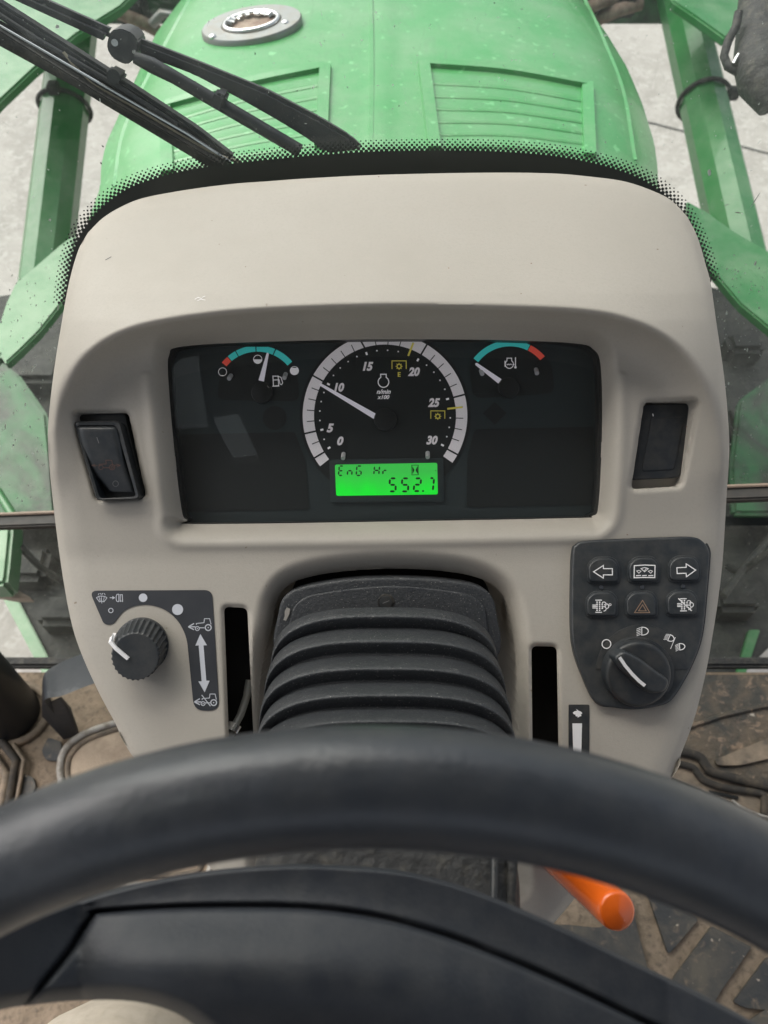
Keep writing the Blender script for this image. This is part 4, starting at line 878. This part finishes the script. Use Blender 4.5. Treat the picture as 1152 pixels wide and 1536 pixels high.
# water drops and streaks on the outside of the glass
V = []; Fc = []
def blob(cx, cy, rx, ry, ang, th=.0012):
    b0 = len(V); ca, sa = math.cos(ang), math.sin(ang); n_ = 9
    for k in range(n_):
        a = 2 * math.pi * k / n_; x, y = rx * math.cos(a) * random.uniform(.8, 1.15), ry * math.sin(a); V.append(pane(cx + x * ca - y * sa, cy + x * sa + y * ca, .0008))
    V.append(pane(cx, cy, .0008 + th)); 
    for k in range(n_): Fc.append((b0 + k, b0 + (k + 1) % n_, b0 + n_))
for x, y, s, L_ in [(87, 462, 1, 4), (62, 487, 1, 4), (51, 550, 1.5, 3), (48, 556, 1.4, 2), (38, 607, 1.2, 3), (37, 585, 1, 2), (77, 540, 1.6, 3), (53, 501, 1, 1), (1064, 259, 3, 5), (1133, 395, 1.4, 4), (1090, 470, 2, 2.4), (1077, 452, 1, 1), (1121, 525, 1, 3), (1124, 536, 1, 1), (1101, 383, 1.2, 1), (1140, 580, 1.5, 2), (1133, 300, .6, 14), (86, 40, 3, 3), (150, 150, 1, 3), (75, 330, 2, 1.5), (57, 657, 1.1, 1.1), (56, 690, 1.3, 1), (1093, 575, 1.5, 2), (20, 668, 1.5, 2), (8, 640, 1, 5), (45, 640, 1, 2)]: blob(x, y, s, max(L_, s), random.uniform(-.2, .7))
for _ in range(260):
    x, y = (random.uniform(0, 100), random.uniform(400, 760)) if random.random() < .5 else (random.uniform(1055, 1152), random.uniform(400, 740)); r = random.uniform(.35, 1.0); blob(x, y, r, r * random.uniform(1, 2.2), random.uniform(-.5, .8))
for _ in range(70): x, y = random.uniform(0, 1152), random.uniform(0, 260); r = random.uniform(.3, .8); blob(x, y, r, r * random.uniform(1, 2), random.uniform(-.5, .8))
mm = mat('dried_droplet', (.75, .78, .75), .15, spec=1); o = mk('dried_droplets', V, Fc, mm, ws, smooth=True); o['kind'] = 'stuff'
# little dead insects / grass bits
i_v = []; i_f = []
for x, y, dx, dy in ((120, 142, 5, 8), (152, 218, 4, 3), (150, 243, 3, 4), (382, 78, 1, 5), (924, 135, 3, -1), (1101, 318, 12, 2), (1074, 398, -6, 12), (598, 158, 1, 2), (750, 152, 2, 1), (740, 4, 3, 1), (1085, 309, 10, -3), (445, 135, 1, 3)):
    b0 = len(i_v); i_v += [pane(x, y, .001), pane(x + dx * .5 + 1, y + dy * .5 - 1, .002), pane(x + dx, y + dy, .001), pane(x + dx * .5 - .6, y + dy * .5 + .8, .001)]; i_f.append((b0, b0 + 1, b0 + 2, b0 + 3))
o = mk('grass_bits', i_v, i_f, M['rubber'], ws); o['kind'] = 'stuff'
# ================================================================== WIPER
wb = thing('windscreen_wiper', pane(250, 130, .03), 'black windscreen wiper with jointed arm and long blade at the top left', 'wiper')
def strip(name, e0, e1, off, th, m, par, bev=.001):
    """strip between two pixel edges laid over the pane, off the glass by off, thick by th"""
    P0 = [pane(x, y, off) for x, y in e0]; P1 = [pane(x, y, off) for x, y in e1]
    poly = P0 + P1[::-1]; return extr(name, poly, GN.normalized() * th, m, par, bev)
strip('blade_rubber', [(-60, 12), (0, 47), (150, 141), (275, 213), (337, 250)], [(-60, 36), (0, 70), (117, 134), (229, 201), (322, 257)], .002, .010, M['rubber'], wb)
strip('blade_carrier', [(-60, 0), (0, 34), (156, 126), (281, 198), (346, 242)], [(-60, 14), (0, 50), (150, 143), (275, 215), (335, 252)], .012, .006, M['wiper'], wb)
strip('blade_beam', [(-60, -33), (0, 5), (177, 117), (294, 193), (352, 238)], [(-60, -6), (0, 31), (150, 122), (281, 197), (345, 242)], .016, .012, M['wiper'], wb, .003)
tube('beam_ridge', [pane(x, y, .014) for x, y in ((-60, -15), (60, 62), (176, 130), (266, 188))], .0022, M['wiper'], wb, 8)
tube('steel_strip', [pane(x, y, .0085) for x, y in ((-50, 10), (0, 39), (80, 85), (156, 129), (220, 166), (281, 201), (345, 243))], .0010, M['bright'], wb, 6)
tube('washer_tube', [pane(x, y, .013) for x, y in ((95, 78), (112, 100), (140, 126), (200, 160), (270, 202), (320, 230), (348, 240), (362, 243))], .0012, M['tube'], wb, 8)
tube('pivot_pin', [pane(170, 115, .012), pane(170, 115, .033)], .0021, M['bright'], wb, 12); tube('pivot_pin', [pane(170, 115, .010), pane(170, 115, .0125)], .0048, M['wiper'], wb, 14)
strip('beam_clip', [(160, 104), (183, 116)], [(155, 112), (178, 127)], .0135, .02, M['wiper'], wb, .002)
wa = wb
strip('upper_arm', [(-40, -48), (65, 0), (172, 48)], [(-90, -50), (16, 0), (160, 66)], .030, .012, M['wiper'], wa, .004)
strip('knuckle', [(167, 46), (182, 43), (198, 50), (207, 62), (206, 78), (199, 90)], [(161, 60), (160, 73), (168, 87), (180, 94), (190, 97), (197, 93)], .022, .024, M['wiper'], wa, .005)
tube('knuckle_rivet', [pane(172, 64, .020), pane(172, 64, .0235)], .0024, M['bright'], wa, 14); tube('knuckle_rivet', [pane(172, 64, .0215), pane(172, 64, .024)], .0045, M['black'], wa, 14)
tube('knuckle_rivet', [pane(201, 78, .020), pane(203, 80, .0235)], .0014, M['bright'], wa, 10)
strip('lower_arm', [(203, 57), (300, 95), (400, 136), (480, 178), (525, 205), (546, 224)], [(203, 80), (290, 113), (360, 150), (420, 184), (465, 212), (490, 232)], .030, .010, M['wiper'], wa, .003)
tube('hose', [pane(x, y, .020) for x, y in ((202, 86), (228, 98), (262, 116), (320, 150), (380, 185), (450, 226))], [.0042, .0055, .0048, .0050, .0050, .0050], M['wiper'], wa, 12)
strip('hose_clip', [(322, 138), (340, 145)], [(314, 160), (332, 170)], .012, .02, M['wiper'], wa, .002)
# ================================================================== BONNET
bn = thing('bonnet', (0, .75, -.3), 'bright green tractor bonnet with two louvred grilles beyond the windscreen', 'bonnet')
def ztop(y): return .575 - .035 * (y - .8) - .05 * max(y - 1.2, 0) ** 2
EDGE = []
for rx, lx, py in ((988, 150, 300), (988, 150, 272), (983, 158, 235), (965, 185, 175), (942, 210, 120), (912, 232, 70), (882, 262, 30), (858, 290, 0), (805, 340, -60), (720, 425, -120)):
    z_ = .45
    for _ in range(10):
        a_, b_ = on_z(rx, py, z_), on_z(lx, py, z_); z_ = ztop(a_.y) - .095
    EDGE.append((a_.y, (a_.x - b_.x) / 2 / 1.02, (a_.x + b_.x) / 2))
def hwid(y): return float(np.interp(y, [e[0] for e in EDGE], [e[1] for e in EDGE]))
def XC(y): return float(np.interp(y, [e[0] for e in EDGE], [e[2] for e in EDGE]))
def zb(x, y):
    u = min(abs(x - XC(y)) / hwid(y), 1.0); z = ztop(y) - .030 * u ** 2 - .045 * u ** 7
    return z
ys = list(np.linspace(.80, 2.0, 60)); us = [-1, -.99, -.97, -.94, -.90, -.85] + list(np.linspace(-.8, .8, 41)) + [.85, .90, .94, .97, .99, 1]
V = []; rows = []
for y in ys:
    row = []
    h = hwid(y); fr = [(-1.01, -.09), (-.86, -.20), (-.6, -.60)]
    pts = [(XC(y) + f * h, zb(XC(y) + h, y) + g) for f, g in fr[::-1]] + [(XC(y) + u * h, zb(XC(y) + u * h, y) + (.0025 if abs(u) < .03 else 0)) for u in us] + [(XC(y) - f * h, zb(XC(y) + h, y) + g) for f, g in fr]
    for p in pts: V.append(Vector((p[0], y, p[1])))
    rows.append(len(pts))
W_ = rows[0]; Fc = [(r * W_ + k, r * W_ + k + 1, (r + 1) * W_ + k + 1, (r + 1) * W_ + k) for r in range(len(ys) - 1) for k in range(W_ - 1)]
Fc.append(tuple((len(ys) - 1) * W_ + k for k in range(W_))); Fc.append(tuple(range(W_))[::-1])
recalc(mk('bonnet_shell', V, Fc, M['greenh'], bn, smooth=True, sharp=40))
def on_bonnet(px, py, off=0):
    p = None; z = .56
    for _ in range(12): p = on_z(px, py, z); z = zb(p.x, p.y) + off
    return on_z(px, py, z)
def bstrip(name, c, w, h, m, par, n=10):
    """raised bar laid on the bonnet along pixel path c, w metres wide, h high"""
    P = [on_bonnet(*p) for p in cat(c, n)]; V = []; N_ = len(P)
    for k in range(N_):
        t = (P[min(k + 1, N_ - 1)] - P[max(k - 1, 0)]).normalized(); s = t.cross(Vector((0, 0, 1))).normalized() * w / 2; u = Vector((0, 0, h))
        V += [P[k] - s - u * .5, P[k] - s * .8 + u, P[k] + s * .8 + u, P[k] + s - u * .5]
    Fc = [(4 * k + j, 4 * k + j + 1, 4 * k + 5 + j, 4 * k + 4 + j) for k in range(N_ - 1) for j in range(3)] + [(0, 1, 2, 3), (4 * N_ - 4, 4 * N_ - 3, 4 * N_ - 2, 4 * N_ - 1)]
    return recalc(mk(name, V, Fc, m, par, smooth=True, sharp=30))
bstrip('centre_crease', [(556, -20), (558, 100), (556, 240)], .006, .0022, M['greenh'], bn)
bstrip('side_crease', [(873, -10), (905, 60), (935, 140), (952, 240)], .007, .0008, M['greenh'], bn); bstrip('side_crease', [(290, -10), (225, 110), (185, 200), (172, 280)], .007, .0008, M['greenh'], bn)
def grille(tl, tr, br, bl, n_sl, sag):
    g = thing('grille', on_bonnet(*tl), 'x', 'x'); del g['label']; del g['category']; g.parent = bn; g.location = Vector(g.location) - wloc(bn) + Vector((0, 0, 0))
    g_l = on_bonnet((tl[0] + br[0]) / 2, (tl[1] + br[1]) / 2); g.location = g_l - Vector(bn.location)
    mid = lambda a, b, t: (a[0] + (b[0] - a[0]) * t, a[1] + (b[1] - a[1]) * t)
    def row(t):
        a, b = mid(tl, bl, t), mid(tr, br, t); m_ = mid(a, b, .5); return [a, (m_[0], m_[1] - sag), b]
    bstrip('frame_bar', row(0), .016, .006, M['greenh'], g); bstrip('frame_bar', [tl, mid(tl, bl, .5), bl], .018, .006, M['greenh'], g); bstrip('frame_bar', [tr, mid(tr, br, .5), br], .018, .006, M['greenh'], g)
    for k in range(n_sl):
        t = (k + .7) / (n_sl - .3); t1 = (k + 1.55) / (n_sl - .3); P = [on_bonnet(*p) for p in cat([(x + (8 if j == 0 else -8 if j == 2 else 0), y) for j, (x, y) in enumerate(row(t))], 8)]
        Q = [on_bonnet(*p) for p in cat([(x + (8 if j == 0 else -8 if j == 2 else 0), y) for j, (x, y) in enumerate(row(t1))], 8)]; n_ = len(P); u = Vector((0, 0, 1))
        f_ = lambda t_: [p + (q - p) * t_ for p, q in zip(P, Q)]; V = [p + u * .0006 for p in P] + [p + u * .0007 for p in f_(.74)] + [p + u * .0018 for p in f_(.88)] + [p + u * .0005 for p in f_(1.03)]
        Fc = [(r_ * n_ + j, r_ * n_ + j + 1, (r_ + 1) * n_ + j + 1, (r_ + 1) * n_ + j) for r_ in range(3) for j in range(n_ - 1)]
        recalc(mk('slat', V, Fc, M['greenh'], g, smooth=True, sharp=60))
    return g
grille((636, 97), (880, 128), (884, 236), (652, 226), 7, 6)
grille((248, 160), (488, 102), (482, 222), (252, 262), 7, 4)
# round steel outlet plate
vp = thing('vent_plate', on_bonnet(378, 42), 'oval grey steel plate with a rusty outlet bolted onto the green bonnet', 'vent plate')
c0 = on_bonnet(378, 41); e1 = (on_bonnet(452, 26) - on_bonnet(303, 54)) * .5; e2 = (on_bonnet(372, 17) - on_bonnet(386, 66)) * .5
def ellip(c, k1, k2, n=48): return [c + e1 * k1 * math.cos(2 * math.pi * j / n) + e2 * k2 * math.sin(2 * math.pi * j / n) for j in range(n)]
n = 48; O1 = ellip(c0 + Vector((0, 0, .004)), 1, 1); O2 = ellip(c0 + Vector((0, 0, .007)), .97, .96); I1 = ellip(c0 + Vector((0, 0, .007)), .60, .62); I2 = ellip(c0 + Vector((0, 0, -.004)), .57, .58)
V = ellip(c0 + Vector((0, 0, -.004)), 1, 1) + O1 + O2 + I1 + I2
recalc(mk('plate', V, [(r * n + k, r * n + (k + 1) % n, (r + 1) * n + (k + 1) % n, (r + 1) * n + k) for r in range(4) for k in range(n)], M['steel'], vp, smooth=True, sharp=40))
mk('outlet_floor', ellip(c0 + Vector((0, 0, .0035)), .6, .62), [tuple(range(n))], M['rust'], vp)
tube('outlet_ring', [p for p in ellip(c0 + Vector((0, 0, .008)), .53, .52)], .0035, M['bright'], vp, 8, closed=True)
for k in range(7):
    t = .50 + k * .38; d_ = e1 * math.cos(t) + e2 * math.sin(t); tube('outlet_tooth', [c0 + d_ * .52 + Vector((0, 0, .009)), c0 + d_ * .40 + Vector((0, 0, .006))], .004, M['bright'], vp, 6)
for x, y in ((319, 55), (388, 20), (428, 34)):
    p = on_bonnet(x, y, .008); bm = bmesh.new(); bmesh.ops.create_uvsphere(bm, u_segments=12, v_segments=8, radius=.0058); bm.verts.index_update()
    mk('bolt', [Vector((v.co.x, v.co.y, v.co.z * .6)) + p for v in bm.verts], [[v.index for v in f.verts] for f in bm.faces], M['bright'], vp, smooth=True); bm.free()
# ================================================================== LOADER
def at_x(px, py, x): D = x / ((px - 576) / F); return at(px, py, D)
for side, (q0, q1), lab in ((1, ((1112, 400), (1022, 6)), 'right'), (-1, ((66, 435), (103, 110)), 'left')):
    A, B = at_x(*q0, .72 * side), at_x(*q1, .72 * side); B = B + (B - A) * .25
    la = thing('loader_boom', A, 'green octagonal front loader boom on the %s side of the bonnet' % lab, 'loader boom', 'front loader booms')
    tube('boom_tube', [A, B], .052, M['green'], la, 10, phase=.5, smooth=False)
    tc_ = A + (B - A) * ((.50) if side > 0 else .60)
    q = on = (at_x(1056, 150, .72) if side > 0 else at_x(96, 160, -.72)); t = (q - A).dot(B - A) / (B - A).length_squared; cpt = A + (B - A) * t; ax = (B - A).normalized(); s = ax.cross(Vector((0, 0, 1))).normalized(); u = s.cross(ax)
    tie = thing('cable_tie', cpt, 'black cable tie strapped round the %s loader arm' % lab, 'cable tie', 'cable ties on the loader arms')
    tube('strap', [cpt + s * math.cos(a_) * .056 + u * math.sin(a_) * .056 for a_ in np.linspace(0, 2 * math.pi, 24, endpoint=False)], .0048, M['rubber'], tie, 6, closed=True, upv=ax)
    hd = cpt + s * .058 * (1 if side > 0 else .0) + u * (.02 if side > 0 else .058); box('tie_head', hd - Vector((.012, .012, .012)), hd + Vector((.012, .012, .012)), M['rubber'], tie, .003)
for pts, th, lab, z in (([(1030, 300), (1062, 318), (1100, 345), (1160, 380), (1260, 440), (1260, 540), (1190, 520), (1152, 490), (1110, 455), (1068, 405), (1040, 380)], .018, 'right', .24),
                        ([(112, 350), (90, 366), (48, 402), (22, 424), (8, 455), (0, 480), (-60, 600), (0, 532), (8, 545), (30, 525), (60, 495), (94, 452), (112, 420)], .018, 'left', .24)):
    P = [on_z(x, y, z) for x, y in pts]; lb = extr('loader_bracket', P, Vector((0, 0, -th)), M['green'], None, .003)
    props(lb, 'thick green loader mounting bracket beside the dashboard on the %s' % lab, 'bracket', 'loader brackets')
# upper side plates
for pts, lab, z in (([(1005, -40), (1007, 0), (1040, 22), (1089, 57), (1110, 30), (1150, -30), (1180, -80)], 'right', .34), ([(-60, 220), (0, 150), (52, 101), (115, 50), (182, 8), (250, -60), (-60, -80)], 'left', .34)):
    P = [on_z(x, y, z) for x, y in pts]; lb = extr('loader_plate', P, Vector((0, 0, -.02)), M['green'], None, .004)
    props(lb, 'flat green loader side plate in the top %s corner' % lab, 'plate', 'loader side plates')
cb = thing('cross_beam', (0, 2.1, .1), 'dark green cross beam of the loader behind the bonnet', 'beam')
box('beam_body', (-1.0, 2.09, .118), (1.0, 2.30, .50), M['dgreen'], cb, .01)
for x, y0, x1, y1 in ((170, 15, 260, 60), (868, 20, 930, -8), (890, 32, 960, 5)): tube('hydraulic_pipe', [on_y(x, y0, 2.02), on_y((x + x1) / 2, (y0 + y1) / 2 - 3, 2.0), on_y(x1, y1, 2.03)], .016, M['rust'], cb, 8)
for x, y in ((200, 22), (882, 8), (935, 3)): p = on_y(x, y, 2.03); box('pipe_clamp', p - Vector((.03, .02, .03)), p + Vector((.03, .05, .03)), M['chassis'], cb, .006)
p = on_y(235, 22, 2.04); tube('headlamp_guard', [on_y(x, y, 1.99) for x, y in ((228, 36), (243, 20), (262, 22), (262, 40), (248, 48))], .012, M['steel'], cb, 8)
hs_ = thing('hose_sleeve', at(1140, 60, .80), 'black textured rubber hose sleeve hanging at the top right corner', 'hose')
tube('sleeve', [at(x, y, D) for x, y, D in ((1150, -60, .86), (1142, 0, .84), (1138, 50, .82), (1136, 90, .80), (1143, 120, .79), (1165, 150, .785))], [.024, .024, .023, .024, .024, .020], M['rubber'], hs_, 20)
tube('sleeve_hook', [at(x, y, .80) for x, y in ((1108, 18), (1104, 40), (1092, 62), (1086, 84), (1092, 100), (1106, 108), (1116, 118))], .0045, M['rubber'], hs_, 8)
tube('shackle', [at(x, y, .795) for x, y in ((1100, 96), (1104, 88), (1108, 82))], .0022, M['bright'], hs_, 8)
# ================================================================== LOWER MACHINERY seen through the panes
cz = thing('tractor_chassis', (0, .9, -.5), 'dark grimy chassis and deck of the tractor below the windscreen', 'chassis')
def tdeck():
    z = -.16; L1, R1 = on_z(6, 880, z), on_z(1150, 958, z); L2, R2 = on_z(84, 1010, z), on_z(1112, 1012, z)
    pl = [L2, Vector((L1.x, L1.y, z)), Vector((-.90, 1.05, z)), Vector((-.93, 1.40, z)), Vector((-.5, 1.5, z)), Vector((.5, 1.5, z)), Vector((.93, 1.40, z)), Vector((.90, 1.05, z)), Vector((R1.x + .02, R1.y, z)), R2]
    extr('deck_plate', pl, Vector((0, 0, -.03)), M['chassis'], cz, .003)
    for (x0, y0), (x1, y1), w_ in (((86, 1012), (22, 890), 22), ((1104, 1014), (1124, 944), 14)):
        a, b = on_z(x0, y0, z + .012), on_z(x1, y1, z + .012); c = on_z(x0 - w_ if x0 < 500 else x0 + w_, y0, z + .012); d = on_z(x1 - w_ if x0 < 500 else x1 + w_ + 3, y1, z + .012)
        extr('green_edge', [a, b, d, c], Vector((0, 0, -.02)), M['green'], cz, .002)
tdeck()
for pts in ([(1160, 800), (1130, 835), (1110, 860), (1085, 895)], [(1092, 850), (1110, 858), (1130, 845), (1160, 820)], [(120, 900), (90, 870), (60, 850), (30, 820)]):
    tube('cable_run', [on_z(x, y, -.10 + .01 * k) for k, (x, y) in enumerate(cat(pts, 4)[:13])], .006, M['chassis'], cz, 7)
for x, y, r in ((35, 850, .05), (60, 560, .05), (1130, 640, .06), (1115, 520, .04), (70, 640, .05), (95, 920, .04), (1100, 900, .04)):
    p = on_z(x, y, -.13); box('bolt_block', p - Vector((r, r * .7, .05)), p + Vector((r, r * .7, .02)), M['chassis'], cz, .012)
# green panels beside the deck, added to imitate green reflection in the glass
for pts, z, lab in (([(-70, 560), (0, 540), (28, 560), (70, 620), (78, 700), (84, 779), (-70, 790)], -.06, 'left'), ([(1108, 600), (1160, 560), (1240, 560), (1240, 770), (1100, 770), (1096, 700)], -.06, 'right')):
    lp = extr('green_reflection_panel', [on_z(x, y, z) for x, y in pts], Vector((0, 0, -.02)), M['dgreen'], None, .006); props(lp, 'added dark green panel standing in for reflection in the screen on the %s of the dashboard' % lab, 'panel', 'low green panels')
gp = thing('green_post', on_z(8, 850, .05), 'upright light green post at the left edge below the window rail', 'post')
extr('post_body', [on_z(x, y, .06) for x, y in ((-30, 770), (18, 772), (17, 800), (11, 862), (8, 876), (-30, 878))], Vector((0, 0, -.05)), M['green'], gp, .006)
extr('post_foot', [on_z(x, y, .0) for x, y in ((-20, 880), (18, 880), (46, 896), (20, 896), (-20, 889))], Vector((0, 0, -.02)), M['trimtop'], gp, .002)
tube('green_strut_x', [on_z(-5, 735, -.02), on_z(20, 775, -.02)], .008, M['green'], gp, 8).name = 'strut'
# ================================================================== CAB FLOOR ITEMS
pc = thing('cab_pillar', on_z(20, 1080, 0), 'thick black cab corner pillar standing on the floor at the left edge', 'pillar')
pb = on_z(22, 1072, 0); tube('pillar_post', [pb + Vector((-.005, .0, .0)), pb + Vector((-.02, .06, .40)), pb + Vector((-.03, .10, .8)), pb + Vector((-.03, .14, 1.6))], .042, M['pillar'], pc, 24)
tube('base_ring', [pb + Vector((.050 * math.cos(a_), .044 * math.sin(a_), .004)) for a_ in np.linspace(0, 2 * math.pi, 32, endpoint=False)], .006, M['moulding'], pc, 8, closed=True)
pk = thing('pedal_bracket', on_z(100, 1105, 0), 'scuffed black bent metal bracket standing on the floor left of the dashboard', 'bracket')
def ribbon():
    E0 = cat([(63, 1075, 1.035), (63, 1040, 1.0), (66, 1012, .985), (84, 998, .99), (118, 984, 1.0), (190, 962, 1.02)], 6); E1 = cat([(98, 1112, 1.10), (84, 1075, 1.03), (67, 1050, .945), (92, 1044, .945), (128, 1030, .955), (190, 1008, .98)], 6)
    V = [at(*p) for p in E0] + [at(*p) for p in E1]; n = len(E0); t = DD * .006 + Vector((0, .002, -.002)); V += [v + t for v in V]
    Fc = [(k, k + 1, n + k + 1, n + k) for k in range(n - 1)] + [(2 * n + k, 3 * n + k, 3 * n + k + 1, 2 * n + k + 1) for k in range(n - 1)] + [(k, 2 * n + k, 2 * n + k + 1, k + 1) for k in range(n - 1)] + [(n + k, n + k + 1, 3 * n + k + 1, 3 * n + k) for k in range(n - 1)]
    recalc(mk('bent_strap', V, Fc, M['brush'], pk, smooth=True, sharp=50))
    extr('side_leg', [at(*p) for p in ((64, 1058, 1.0), (90, 1046, .97), (104, 1062, 1.02), (112, 1085, 1.06), (117, 1100, 1.09), (97, 1114, 1.10))], DD * .006, M['brush'], pk, .001)
ribbon()
ft = thing('pedal_pad', on_z(150, 1140, 0), 'worn tan pad with grey piping on the floor below the left of the dashboard', 'pad')
oc = cat([(93, 1180), (90, 1150), (97, 1126), (118, 1106), (150, 1092), (200, 1080), (280, 1078), (330, 1100), (340, 1180), (320, 1300), (300, 1330), (200, 1330), (110, 1300)], 6, True)
zt = .05; oc3 = [on_z(x, y, zt) for x, y in oc]; cc = sum(oc3, Vector()) / len(oc3)
V = []; nn = len(oc3)
for s_, h in ((1.0, -.045), (1.0, 0), (.97, .001), (.86, .004), (.55, .014), (.02, .018)): V += [cc + (p - cc) * s_ + Vector((0, 0, h)) for p in oc3]
recalc(mk('pad_top', V, [(r * nn + k, r * nn + (k + 1) % nn, (r + 1) * nn + (k + 1) % nn, (r + 1) * nn + k) for r in range(5) for k in range(nn)], M['carpet'], ft, smooth=True, sharp=60))
tube('piping', [cc + (p - cc) * .985 + Vector((0, 0, .003)) for p in oc3], .0052, M['piping'], ft, 10, closed=True); tube('inner_bead', [cc + (p - cc) * .88 + Vector((0, 0, .004)) for p in oc3], .004, M['moulding'], ft, 8, closed=True)
# rubber mat: raised blocks with mud between
fm = thing('floor_mat', (.3, .1, 0), 'dusty dark rubber floor mat with raised blocks and mud in the grooves', 'floor mat')
def pad(pts, h=.006, m='mat', r=8): P = [on_z(x, y, h) for x, y in rpoly(pts, r, 4)]; return extr('block', P, Vector((0, 0, -h + .0005)), M[m], fm, .0015)
pad([(960, 1300), (1049, 1379), (1003, 1432), (975, 1350)], r=6)
pad([(760, 1400), (842, 1386), (905, 1392), (945, 1340), (958, 1400), (972, 1452), (1010, 1600), (800, 1600)], r=10)
pad([(1012, 1464), (1068, 1389), (1128, 1420), (1077, 1494), (1040, 1560), (980, 1530)], r=3)
pad([(1100, 1503), (1152, 1434), (1230, 1480), (1190, 1520), (1118, 1512)], r=5)
pad([(1125, 1530), (1200, 1480), (1240, 1560), (1100, 1600)], r=5)
pad([(1080, 1372), (1140, 1280), (1260, 1330), (1240, 1460), (1140, 1405)], r=5)
pad([(985, 1290), (1060, 1260), (1120, 1290), (1062, 1366)], r=5)
pad([(30, 1160), (50, 1166), (54, 1180), (44, 1200), (20, 1200)], r=4); pad([(62, 1125), (72, 1106), (92, 1112), (92, 1142), (68, 1140)], r=4)
# far right: mud-spattered dark sheet with a tan wedge and two moulded ridges
P = [on_z(x, y, .010) for x, y in ((940, 1012), (1400, 1010), (1400, 1200), (1152, 1176), (1070, 1158), (1056, 1138), (960, 1128))]
extr('mat_sheet', P, Vector((0, 0, -.009)), M['mudmat'], fm, .002)
extr('mat_wedge', [on_z(x, y, .016) for x, y in rpoly([(1072, 1140), (1100, 1128), (1165, 1102), (1300, 1080), (1300, 1120), (1180, 1132), (1110, 1148), (1076, 1148)], 8, 4)], Vector((0, 0, -.005)), M['moulding'], fm, .002)
tube('mat_rib', [on_z(x, y, .012) for x, y in ((930, 1120), (1010, 1098), (1080, 1074), (1140, 1060), (1300, 1040))], .004, M['mudmat'], fm, 6)
mr_ = thing('floor_moulding', on_z(1090, 1190, 0), 'dirty stepped floor moulding with dark ridges at the right edge', 'moulding')
extr('step', [on_z(x, y, .03) for x, y in ((980, 1122), (1030, 1127), (1054, 1138), (1062, 1156), (1152, 1180), (1400, 1230), (1400, 1300), (1152, 1232), (1060, 1195), (1000, 1170), (960, 1160))], Vector((0, 0, -.028)), M['moulding'], mr_, .006)
for pts, r, zz in (([(990, 1122), (1030, 1129), (1050, 1136), (1058, 1148), (1068, 1158), (1100, 1167), (1152, 1180), (1400, 1240)], .0065, .034), ([(990, 1140), (1036, 1150), (1046, 1160), (1058, 1172), (1090, 1182), (1140, 1190), (1146, 1200), (1146, 1222)], .005, .033)):
    tube('ridge', [on_z(x, y, zz) for x, y in cat(pts, 5)], r, M['ridge'], mr_, 10)
extr('slot', [on_z(x, y, .034) for x, y in rpoly([(1063, 1185), (1108, 1194), (1108, 1199), (1068, 1190)], 2, 3)], Vector((0, 0, -.003)), M['hole'], mr_)
tube('pale_edge', [on_z(x, y, .036) for x, y in cat([(1098, 1200), (1110, 1210), (1130, 1219), (1160, 1228), (1300, 1260)], 5)], .0022, M['piping'], mr_, 6)
sp2 = thing('floor_strip', on_z(20, 1150, 0), 'muddy ribbed step strip on the floor at the left edge', 'step strip')
for k, (p, q, m_) in enumerate((((0, 1122), (28, 1150), 'ridge'), ((-14, 1140), (14, 1172), 'moulding'), ((20, 1130), (40, 1150), 'moulding'))):
    tube('strip_ridge', [on_z(p[0], p[1] - 14, .01), on_z(q[0] - 4, q[1] - 10, .012), on_z(q[0] - 16, q[1] + 60, .01)], .006 if k < 2 else .003, M[m_], sp2, 8)
# ================================================================== CAB ROOF
rf = thing('cab_roof', (0, 0, 1.6), 'grey headliner roof of the cab above the driver', 'roof')
hx0, hx1, hy0, hy1 = -.47, -.36, -.16, .06  # unseen hatch opening added to put a bright reflection in the cluster lens
for lo_, hi_ in (((-.80, hy1), (.80, .62)), ((-.80, -1.15), (.80, hy0)), ((-.80, hy0), (hx0, hy1)), ((hx1, hy0), (.80, hy1))): box('headliner', (*lo_, 1.62), (*hi_, 1.70), M['roof'], rf)
box('added_hatch_glass', (hx0, hy0, 1.71), (hx1, hy1, 1.716), M['screen'], rf)
box('rear_panel', (-.80, -1.20, -.05), (.80, -1.15, 1.0), M['roof'], rf, .01)
for x in (-.78, .78):
    for y in (-1.12, .0): 
        if y < -1: tube('roof_post', [(x, y, 0), (x, y, 1.62)], .03, M['pillar'], rf, 12)
